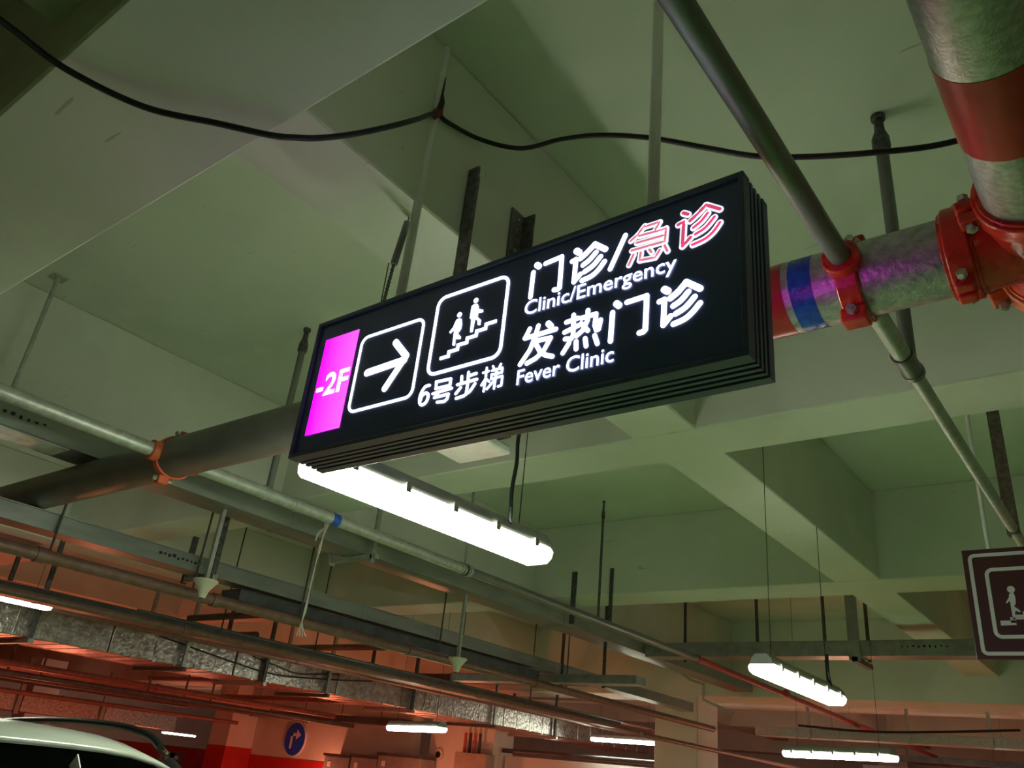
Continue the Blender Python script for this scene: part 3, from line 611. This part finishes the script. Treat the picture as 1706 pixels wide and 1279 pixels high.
t2 = tray_y(X2-0.2, X2, 1.75, 11.5, z2, 2.775, 'grey-green cable tray beyond the pale branch pipe, with a row of punched marks', seams=(5.0, 7.4))
yq = at(300, 932, x=X2).y; punch(t2, [(X2+0.001, yq-0.16+k*0.036, (z2+2.785)/2+random.uniform(-.012, .012)) for k in range(10)], 'x', 0.009)
yq = at(345, 955, x=X2).y
br3 = thing('tray_bracket', 'grey trapeze bracket under the tray with punched marks', 'bracket', (X2, yq, z2-0.05))
kid(MB().box(X2-0.3, X2+0.12, yq-0.02, yq+0.02, z2-0.045, z2-0.003), 'cross_channel', 'galvanised', br3, bevel=0.002)
kid(MB().box(X2-0.3, X2-0.27, yq-0.02, yq+0.02, z2-0.05, 2.98), 'upright', 'steel_dark', br3); kid(MB().box(X2+0.06, X2+0.09, yq-0.02, yq+0.02, z2-0.05, ZS), 'upright', 'steel_dark', br3)
P2X, P2Z = -5.58, 2.5
def pipe_y(x_, z_, r, y0, y1, label, mat, joints=(), bend=None):
    t = thing('ceiling_pipe', label, 'pipe', (x_, (y0+y1)/2, z_-r))
    kid(MB().tube([(x_, y0, z_), (x_, y1, z_)], r, 18), 'pipe_run', mat, t, smooth=True)
    for j in joints: kid(MB().tube([(x_, j-0.03, z_), (x_, j+0.03, z_)], r*1.2, 18), 'joint_ring', mat, t, smooth=True)
    return t
pipe_y(P2X, P2Z, 0.042, -2, 12.1, 'brown-grey pipe running below the punched cable tray', 'brown_pipe', (2.2, 3.5, 5.6, 7.6))
for yy in (2.25, 3.3, 4.3, 6.0, 8.2):
    rod_hanger(P2X, yy, P2Z+0.03, 'thin rod hanger of the brown-grey pipe', 0.008, 'steel_dark', False, None, 'rods of the brown-grey pipe')
pipe_y(-6.7, 2.40, 0.03, -2, 12, 'slim dark pipe in the gloom behind the brown-grey pipe', 'brown_pipe', (4.0, 8.0))
x3 = at(505, 1004, z=2.66).x
tray_y(x3-0.25, x3, 3.72, 7.7, 2.55, 2.63, 'dark cable tray slung between the punched tray and the brown-grey pipe', 'trunk_dark', seams=(5.2, 6.3))
t = tray_y(-7.4, -7.15, -2, 12.1, 2.44, 2.52, 'black cable tray just above the foil duct', 'trunk_dark', seams=(3, 6, 9)); drops(t, [(-7.41, y_) for y_ in (1.5, 4.8, 6.0, 8.4, 10.0)], 2.44)
# foil clad duct with its hanger frames
DX, DZ0, DH, DW = -8.8, 2.3, 0.31, 0.85
duct = thing('air_duct', 'foil wrapped rectangular air duct reflecting red light', 'duct', (DX-DW/2, 7, DZ0))
yj = -2.0; segs = [-2.0, 1.2, 3.0, 4.45, 6.0, 7.6, 9.3, 11.2, 13.4, 16.0]
for a, b2 in zip(segs, segs[1:]):
    d_ = random.uniform(-0.006, 0.006)
    kid(MB().box(DX-DW, DX+d_, a, b2-0.012, DZ0, DZ0+DH+d_), 'duct_section', 'foil', duct, bevel=0.012)
    nb = 6
    for k in range(1, nb):
        yy = a+(b2-a)*k/nb
        kid(MB().box(DX-DW-0.004, DX+d_+0.005, yy-0.016, yy+0.016, DZ0-0.005, DZ0+DH+d_+0.004), 'foil_tape', 'foil', duct)
for i, yy in enumerate((2.2, 3.62, 5.3, 6.4, 7.4, 9.0, 10.9, 12.6)):
    f = thing('duct_hanger', 'steel hanger frame under the foil duct', 'hanger', (DX, yy, DZ0-0.05), 'frames under the foil duct')
    for xx in (DX+0.05, DX-DW-0.05): kid(MB().box(xx-0.02, xx+0.02, yy-0.02, yy+0.02, DZ0-0.05, ZB+0.0), 'upright', 'steel_dark' if i % 2 else 'galvanised', f)
    kid(MB().box(DX-DW-0.1, DX+0.1, yy-0.025, yy+0.025, DZ0-0.05, DZ0-0.008), 'cross_channel', 'galvanised' if i % 2 else 'steel_dark', f)
pipe_y(-8.3, 2.545, 0.032, -2, 15, 'thin brown pipe along the near edge of the foil duct', 'brown_pipe', (3.0, 6.5, 9.5))
pipe_y(-8.15, 2.66, 0.02, 1, 15, 'thin reddish conduit above the foil duct', 'red_pipe', (5, 10))
pipe_y(-7.6, 2.60, 0.016, 4, 16, 'thin grey conduit above the foil duct', 'pipe_grey', (7,))
# slack wires on the duct
for k, (ys, ye, sag, xx) in enumerate(((5.0, 8.2, 0.22, -8.785), (6.2, 7.6, 0.16, -8.785))):
    o = MB().tube(smoothpath([(xx, ys, 2.56), (xx+0.02, ys+(ye-ys)*.3, 2.62-sag*.8), (xx+0.03, (ys+ye)/2, 2.62-sag), (xx+0.02, ys+(ye-ys)*.75, 2.62-sag*.7), (xx, ye, 2.56)], 6), 0.009, 8).build('slack_wire', 'black_rubber', smooth=True)
    tag(o, ('long' if k == 0 else 'short')+' black wire sagging across the foil duct', 'cable')
# dark cross tray near the column
zt = at(850, 1132, y=10.6).z
tray_x(-11.5, -6.75, 10.55, 10.8, zt-0.05, zt+0.06, 'black cable tray with an elbow meeting the concrete column', 'trunk_dark', seams=(-8.0,))
tray_x(-7.1, -4.5, 7.9, 8.1, 2.55, 2.63, 'short grey cross tray beside the cone lamp', 'trunk', seams=(-5.9,))
for u in (940, 1010):
    x_ = at(u, 1090, y=8.15).x
    bar_hanger(x_, 8.12, 2.53, ZS, 'steel strap of the short grey cross tray', 0.04, 0.01, 'steel_dark', 'straps of the short cross tray')
for u, v, nm in ((957, 952, 'broad'), (1019, 946, 'narrow')):
    q = at(u, v, y=7.03); bar_hanger(q.x, 7.04, 3.0, q.z, nm+' steel strap fixed to the beam face above the long grey tray', 0.06 if nm == 'broad' else 0.04, 0.012, 'steel_dark')
# cone shaped parking detectors on square drops
for u, v, wpx, lab in ((343, 966, 42, 'cream cone detector on a pale square drop in front of the brown-grey pipe'), (763, 1096, 30, 'cream cone detector on a pale square drop in front of the black tray')):
    P = at(u, v, x=-5.1)
    t = thing('cone_detector', lab, 'detector', P-Vector((0, 0, 0.09)))
    kid(MB().box(P.x-0.014, P.x+0.014, P.y-0.014, P.y+0.014, P.z, T1Z0), 'square_drop', 'pipe_pale', t)
    kid(MB().tube([P, P-Vector((0, 0, 0.011)), P-Vector((0, 0, 0.027)), P-Vector((0, 0, 0.068)), P-Vector((0, 0, 0.106)), P-Vector((0, 0, 0.119))], [0.084, 0.084, 0.068, 0.039, 0.028, 0.023], 24), 'cone', 'cream_plastic', t, smooth=True)
    kid(MB().tube([P-Vector((0, 0, 0.116)), P-Vector((0, 0, 0.13))], 0.012, 12), 'sensor_tip', 'trunk_dark', t, smooth=True)
# white box seen under the sign's lower edge
q0, q1 = at(727, 752, y=3.0), at(820, 737, y=3.0)
wb = thing('antenna_box', 'white flat antenna box behind the lower edge of the sign', 'box', ((q0.x+q1.x)/2, 3.1, q0.z))
kid(MB().box(q0.x, q1.x-0.03, 2.97, 3.2, q0.z-0.005, q0.z+0.045), 'case', 'white_paint_metal', wb, bevel=0.014, seg=3)
kid(MB().box(q1.x-0.06, q1.x+0.04, 3.06, 3.1, q0.z+0.045, q0.z+0.06).box((q0.x+q1.x)/2-0.015, (q0.x+q1.x)/2+0.015, 3.07, 3.1, q0.z+0.045, ZS), 'bracket', 'steel_dark', wb)

# ------------------------------------------------------------------ brown stair sign at the right
Y2 = 4.55; c8 = cr_(1590, 900, 6.086)
tl, bl = onface(c8((75, 103)), Y2), onface(c8((222, 1205)), Y2)
bx0, bz1, bz0 = (tl[0]+bl[0])/2, tl[1], bl[1]; bx1 = bx0+0.62
s2 = thing('stair_sign', 'dark brown stair sign with white rounded borders hanging under the slim branch pipe', 'sign', ((bx0+bx1)/2, Y2, bz0))
kid(MB().box(bx0, bx1, Y2, Y2+0.03, bz0, bz1), 'board', 'brown_board', s2, bevel=0.003)
mb = MB(); frame_ring(mb, bx0+0.024, bx1-0.024, bz0+0.017, bz1-0.022, 0.03, 0.017, Y2, 0.002); kid(mb, 'outer_border', 'board_print', s2)
i0, i1 = onface(c8((300, 640)), Y2)[0], None
ix0 = bx0+0.088; ix1 = bx1-0.088; mb = MB(); frame_ring(mb, ix0, ix1, onface(c8((500, 997)), Y2)[1], onface(c8((500, 272)), Y2)[1], 0.036, 0.017, Y2, 0.002); kid(mb, 'inner_border', 'board_print', s2)
figure((573, 497), 0.0165, [(555, 545), (578, 530), (600, 532), (618, 575), (624, 640), (605, 668), (670, 712), (665, 730), (622, 712), (612, 765), (590, 768), (570, 650), (562, 612), (530, 640), (522, 630), (553, 580)], c8, Y2, 'board_print', s2, 'white walking figure')
pz = onface(c8((500, 838)), Y2)[1]; pxs = onface(c8((470, 838)), Y2)[0]; mb = MB()
for k in range(5):
    mb.box(pxs+k*0.055, pxs+(k+1)*0.055+0.01, Y2-0.002, Y2, pz+k*0.026-0.011, pz+k*0.026+0.011)
    mb.box(pxs+(k+1)*0.055-0.012, pxs+(k+1)*0.055+0.01, Y2-0.002, Y2, pz+k*0.026, pz+(k+1)*0.026)
kid(mb, 'stair_symbol', 'board_print', s2)
for xx in (bx0+0.12, bx1-0.12): kid(MB().tube([(xx, Y2+0.015, bz1), (xx, Y2+0.015, ZS)], 0.01, 12), 'suspension_pipe', 'white_paint_metal', s2, smooth=True)
q = at(1650, 690, z=ZB)
bar_hanger(BX, 4.66, MZ-0.03, ZS, 'broad rusty angle strap carrying the slim branch pipe above the brown sign', 0.06, 0.012, 'steel_rusty', angle=True)

# ------------------------------------------------------------------ beyond the big girder
pipe_y(-1.05, 2.62, 0.045, 9.5, 24, 'orange sprinkler pipe passing under the big girder', 'orange_pipe', (12.0, 13.6))
tray_x(-5.8, 1.5, 14.2, 14.5, 2.62, 2.75, 'pale cable tray beyond the big girder', 'pipe_pale', seams=(-4.2, -1.0))
tray_x(-5.8, 2.5, 16.6, 16.85, 2.52, 2.6, 'dark flat cable tray furthest beyond the big girder', 'trunk_dark')
tray_x(-5.5, 2.5, 19.0, 19.4, 2.35, 2.55, 'broad dim duct far beyond the big girder', 'trunk', False, seams=(-3, 0))
for x_ in (-4.9, -3.4, -2.3, -1.6):
    bar_hanger(x_, 14.18, 2.6, ZS, 'pale strap of the tray beyond the big girder', 0.05, 0.015, 'pipe_pale', 'straps beyond the big girder')
pipe_y(-5.6, 2.22, 0.03, 10, 22, 'thin brown pipe passing beside the concrete column', 'brown_pipe')
o = MB().tube(smoothpath([at(1330, 1208, y=14.17), at(1440, 1218, y=14.17), at(1560, 1219, y=14.17), at(1700, 1216, y=14.17)], 6), 0.018, 8).build('slack_wire', 'black_rubber', smooth=True)
tag(o, 'black cable hanging beyond the big girder above the lamp', 'cable')
# small wall pipe on the concrete column
t = thing('conduit', 'thin pale conduit stepping round the corner of the concrete column', 'pipe', (-5.85, 12.3, 2.6))
kid(MB().tube([at(1090, 1085, y=11.5), at(1150, 1132, y=11.9), at(1172, 1139, y=12.15), at(1172, 1165, y=12.15), at(1222, 1188, y=12.4)], 0.02, 10), 'conduit_run', 'pipe_pale', t, smooth=True)

# ------------------------------------------------------------------ far left: signs, boxes, runs of small pipes
sg = at(492, 1231, y=12.9); sr = 0.36
rs = thing('road_sign', 'round blue road sign with a white right turn arrow on the pale wall', 'sign', (sg.x, 12.9, sg.z-sr))
def disc(c, r, y0, y1, n=40): return MB().prism([(c.x+r*math.cos(2*math.pi*k/n), c.z+r*math.sin(2*math.pi*k/n)) for k in range(n)], lambda p: (p[0], y0, p[1]), lambda p: (p[0], y1, p[1]))
kid(disc(sg, sr, 12.885, 12.925), 'rim', 'sign_white', rs); kid(disc(sg, sr*0.94, 12.875, 12.885), 'disc', 'sign_blue', rs)
mb = MB(); Yq = 12.875
mb.box(sg.x-0.13, sg.x-0.065, Yq-0.006, Yq, sg.z-0.2, sg.z+0.12); mb.box(sg.x-0.13, sg.x+0.07, Yq-0.006, Yq, sg.z+0.06, sg.z+0.125)
mb.prism([(sg.x+0.05, sg.z+0.2), (sg.x+0.05, sg.z-0.01), (sg.x+0.2, sg.z+0.093)], lambda p: (p[0], Yq-0.006, p[1]), lambda p: (p[0], Yq, p[1])); kid(mb, 'turn_arrow', 'sign_white', rs)
for u0, u1, vt, lab in ((541, 582, 1256, 'grey wall cabinet with a white label beside the road sign'), (585, 628, 1258, 'grey wall cabinet in the middle of the row'), (630, 702, 1256, 'wide grey wall cabinet next to the orange lit pillar')):
    a, b2 = at(u0, vt+4, y=12.5), at(u1, vt+4, y=12.5); zt = (a.z+b2.z)/2
    t = thing('wall_cabinet', lab, 'cabinet', ((a.x+b2.x)/2, 12.7, 0))
    kid(MB().box(a.x, b2.x, 12.5, 12.9, 0, zt), 'body', 'box_grey', t, bevel=0.01); kid(MB().box(a.x-0.02, b2.x+0.02, 12.47, 12.9, zt, zt+0.05), 'top', 'trunk_dark', t)
    kid(MB().box(a.x+0.12, a.x+0.22, 12.494, 12.5, zt-0.2, zt-0.1), 'label_plate', 'sign_white', t)
# pillar with a round camera and a box on it
a, b2 = at(717, 1230, y=13.0), at(800, 1230, y=13.0)
pil = struct('column', MB().box(a.x, b2.x+0.35, 13.0, 13.6, 0, 3.1), 'white_wall', 'orange lit pillar with a round camera', bevel=0.012)
q = at(733, 1257, y=13.0)
t = thing('round_camera', 'round cream camera with a dark lens on the orange lit pillar', 'camera', q)
kid(disc(q, 0.105, 12.95, 13.0), 'base', 'cream_plastic', t); kid(disc(q, 0.055, 12.93, 12.95), 'lens', 'black_rubber', t)
a, b2 = at(762, 1252, y=12.8), at(815, 1252, y=12.8)
t = thing('distribution_box', 'tan distribution box with pipes entering its top', 'box', ((a.x+b2.x)/2, 12.9, 0.4))
kid(MB().box(a.x, b2.x, 12.74, 12.98, 0.4, a.z), 'case', 'box_tan', t, bevel=0.01)
for k in range(4): kid(MB().tube([(a.x+0.08+k*0.12, 12.9, a.z), (a.x+0.08+k*0.12, 12.9, a.z+0.35)], 0.028, 10), 'conduit', 'steel_dark' if k % 2 else 'orange_pipe', t)
struct('wall_low', MB().box(b2.x, -6.2, 13.3, 13.5, 0, 1.95), 'white_wall', 'low wall beside the distribution box')
pipe_x = MB().tube([(b2.x, 13.2, 2.03), (-7.0, 13.2, 2.03)], 0.04, 12).build('ceiling_pipe', 'trunk_dark', smooth=True); tag(pipe_x, 'dark pipe running along the top of the low wall', 'pipe')
# parallel runs far to the left
runs = [(-13.2, 2.20, 0.04, 'trunk_dark', 'dark'), (-13.8, 2.36, 0.05, 'brown_pipe', 'broad brown'), (-14.6, 2.22, 0.035, 'steel_rusty', 'slender rusty'), (-16.0, 2.45, 0.06, 'brown_pipe', 'thick brown'), (-17.0, 2.1, 0.04, 'brown_pipe', 'low brown')]
for x_, z_, r, mt, nm in runs:
    pipe_y(x_, z_, r, 1, 12.0, nm+' pipe of the runs beyond the foil duct', mt, (5.0, 8.0))
for k, yy in enumerate((4.6, 5.6, 6.4, 7.5, 8.6, 9.6)):
    rod_hanger(-13.2-(k % 3)*0.7, yy, 2.2, 'thin rod hanger of the pipe runs beyond the foil duct', 0.018, 'steel_rusty', False, ZS, 'rods beyond the foil duct')
def pipe_xr(y_, z_, r, x0, x1, label, mat, joints=()):
    t = thing('ceiling_pipe', label, 'pipe', ((x0+x1)/2, y_, z_-r))
    kid(MB().tube([(x0, y_, z_), (x1, y_, z_)], r, 14), 'pipe_run', mat, t, smooth=True)
    for j in joints: kid(MB().tube([(j-0.04, y_, z_), (j+0.04, y_, z_)], r*1.25, 14), 'joint_ring', mat, t, smooth=True)
pipe_xr(6.9, 2.95, 0.05, -17.5, -9.8, 'dark crosswise pipe above the far pipe runs', 'trunk_dark', (-12, -15))
pipe_xr(9.9, 2.75, 0.04, -17.5, -9.8, 'brown crosswise pipe above the far pipe runs', 'brown_pipe', (-13,))
pipe_xr(11.7, 2.62, 0.05, -17.4, -9.8, 'brown crosswise pipe in front of the pale wall', 'brown_pipe', (-14,))
pipe_xr(5.2, 2.8, 0.035, -8.7, -5.9, 'dark crosswise conduit between the punched tray and the foil duct', 'steel_dark', (-7,))
pipe_xr(6.6, 2.72, 0.035, -8.7, -5.9, 'brown crosswise conduit between the punched tray and the foil duct', 'brown_pipe', (-7,))
t = tray_x(-17.4, -12.4, 12.55, 12.85, 2.30, 2.42, 'black cable tray along the top of the pale wall', 'trunk_dark', seams=(-15,)); drops(t, [(x_, 12.54) for x_ in (-16.6, -15.4, -14.2, -13.0)], 2.3)
d2 = thing('air_duct', 'distant foil duct beyond the far pipe runs', 'duct', (-21, 8, 1.9))
for a in range(3, 13, 2): kid(MB().box(-22, -21, a, a+1.97, 1.85, 2.3), 'duct_section', 'foil', d2, bevel=0.012)
for a in (4.9, 6.9, 8.9, 10.9): kid(MB().box(-20.99, -20.93, a-0.05, a+0.05, 1.8, 3.0), 'upright', 'galvanised', d2)
tray_y(-19.4, -19.1, 3, 12, 2.36, 2.48, 'dark cable tray above the distant foil duct', 'trunk_dark')
for x_, y_, nm in ((-30, 12.3, 'tan wall box'), (-31, 12.6, 'brown wall box')):
    q = at(275 if 'tan' in nm else 290, 1262, x=-35.9)
    t = thing('wall_box', nm+' on the red dado of the far wall', 'box', (-35.9, q.y, 0.9))
    kid(MB().box(-35.98, -35.75, q.y-0.35, q.y+0.35, 0.7, q.z+0.25), 'case', 'box_tan' if 'tan' in nm else 'brown_pipe', t, bevel=0.02)
    kid(MB().box(-35.75, -35.73, q.y-0.1, q.y+0.1, q.z-0.05, q.z+0.08), 'label_plate', 'sign_white', t)

# ------------------------------------------------------------------ parked car, nose towards the aisle
car = thing('parked_car', 'pale parked car with dark windscreen and black roof rails', 'car', (-4.2, 1.42, 0))
CY, CW = 1.42, 0.90
# cross sections along the car: x, half width low, half width top, z bottom, z shoulder, z top
body = [(-6.35, .60, .55, .45, .75, .85), (-6.2, .82, .72, .32, .85, 1.0), (-5.4, .90, .80, .28, .92, 1.02), (-4.0, .91, .82, .26, .92, .98), (-2.75, .90, .80, .26, .90, .96), (-2.0, .86, .70, .28, .78, .88), (-1.72, .66, .5, .36, .6, .68)]
vs, fs = [], []
for (x_, wl, wt, zb_, zsx, zt) in body:
    for yy, zz in ((-wl*.9, zb_), (-wl, (zb_+zsx)/2), (-wl*.98, zsx), (-wt, zt), (-wt*.4, zt+.03), (wt*.4, zt+.03), (wt, zt), (wl*.98, zsx), (wl, (zb_+zsx)/2), (wl*.9, zb_)): vs.append((x_, CY+yy, zz))
n = 10
for i in range(len(body)-1):
    for k in range(n): fs.append((i*n+k, i*n+(k+1) % n, (i+1)*n+(k+1) % n, (i+1)*n+k))
fs += [tuple(range(n)), tuple(range((len(body)-1)*n, len(body)*n))]
o = kid(MB().add(vs, fs), 'body', 'car_paint', car, smooth=True); sm = o.modifiers.new('smooth', 'SUBSURF'); sm.levels = 2; sm.render_levels = 2
# glazed cabin
cab_ = [(-6.1, .76, .60, .98, 1.0), (-5.7, .78, .60, .98, 1.36), (-4.9, .80, .60, .98, 1.47), (-4.0, .80, .60, .97, 1.50), (-3.35, .79, .60, .96, 1.475), (-2.62, .77, .70, .93, 1.0)]
vs, fs = [], []
for (x_, wl, wt, zb_, zt) in cab_:
    for yy, zz in ((-wl, zb_), (-(wl+wt)/2, (zb_+zt)/2), (-wt, zt-.035), (-wt*.6, zt), (wt*.6, zt), (wt, zt-.035), ((wl+wt)/2, (zb_+zt)/2), (wl, zb_)): vs.append((x_, CY+yy, zz))
n = 8
for i in range(len(cab_)-1):
    for k in range(n): fs.append((i*n+k, i*n+(k+1) % n, (i+1)*n+(k+1) % n, (i+1)*n+k))
fs += [tuple(range(n)), tuple(range((len(cab_)-1)*n, len(cab_)*n))]
kid(MB().add(vs, fs), 'windscreen', 'car_glass', car, smooth=True, label='dark glass cabin')
# roof skin with a rounded front header
rows = [(-5.75, .58, 1.385), (-5.2, .62, 1.465), (-4.4, .64, 1.52), (-3.8, .645, 1.533), (-3.42, .645, 1.522), (-3.12, .64, 1.475)]
vs, fs = [], []; m_ = 11
for x_, hw, zt in rows:
    for k in range(m_):
        f = -1+2*k/(m_-1); vs.append((x_-0.10*f*f, CY+hw*f, zt-0.055*f**4-0.015*f*f))
for i in range(len(rows)-1):
    for k in range(m_-1): fs.append((i*m_+k, i*m_+k+1, (i+1)*m_+k+1, (i+1)*m_+k))
o = kid(MB().add(vs, fs), 'roof', 'car_paint', car, smooth=True); so = o.modifiers.new('thick', 'SOLIDIFY'); so.thickness = 0.02; so.offset = -1
for sg_ in (-1, 1):
    kid(MB().tube(smoothpath([(-3.33, CY+sg_*.645, 1.43), (-3.0, CY+sg_*.70, 1.26), (-2.62, CY+sg_*.77, 1.0)], 4), 0.03, 10), 'pillar', 'car_black', car, smooth=True)
    rl = kid(MB().tube(smoothpath([(-5.5, CY+sg_*.58, 1.43), (-5.2, CY+sg_*.60, 1.50), (-4.4, CY+sg_*.61, 1.55), (-3.8, CY+sg_*.615, 1.555), (-3.5, CY+sg_*.62, 1.53), (-3.38, CY+sg_*.625, 1.49)], 5), 0.017, 10), 'roof_rail', 'car_black', car, smooth=True)
    kid(MB().tube(smoothpath([(-3.62, CY+sg_*.64, 1.535), (-3.48, CY+sg_*.645, 1.515), (-3.36, CY+sg_*.65, 1.47)], 4), 0.006, 8), 'chrome_strip', 'chrome', rl, smooth=True)
    for x_ in (-5.5, -2.6):
        wh = kid(MB().tube([(x_, CY+sg_*.70, .33), (x_, CY+sg_*.90, .33)], .33, 28), 'wheel', 'tyre', car, smooth=True)
        kid(MB().tube([(x_, CY+sg_*.895, .33), (x_, CY+sg_*.912, .33)], .21, 24), 'rim', 'chrome', wh, smooth=True)
    kid(MB().box(-2.95, -2.8, CY+sg_*.93-.09, CY+sg_*.93+.09, .95, 1.1), 'door_mirror', 'car_paint', car, bevel=.03)
q = at(121, 1276, x=-3.07)
kid(MB().obox((-3.075, q.y, q.z+.02), (-3.03, q.y, q.z-.02), .05, .004, ref=(0, 1, 0)), 'sticker', 'sign_white', car)

# ------------------------------------------------------------------ red warning lamps standing on the floor of the far bays
for x_, y_ in ((-8.9, 10.3), (-12.2, 4.6), (-11.2, 11.6), (-14.6, 12.3), (-4.6, 15.2), (-15.0, 6.8), (-20.5, 12.9), (-26.0, 13.5)):
    t = thing('warning_lamp', 'red glowing warning lamp on a black post standing on the red floor', 'lamp', (x_, y_, 0), 'red warning lamps of the far bays')
    kid(MB().tube([(x_, y_, 0), (x_, y_, 0.03), (x_, y_, 0.05)], [0.16, 0.16, 0.05], 20), 'base', 'tyre', t, smooth=True)
    kid(MB().tube([(x_, y_, 0.05), (x_, y_, 0.85)], 0.04, 16), 'post', 'tyre', t, smooth=True)
    kid(MB().tube([(x_, y_, 0.85), (x_, y_, 0.87), (x_, y_, 1.0), (x_, y_, 1.04)], [0.07, 0.09, 0.09, 0.04], 16), 'beacon', 'warning_red', t, smooth=True)
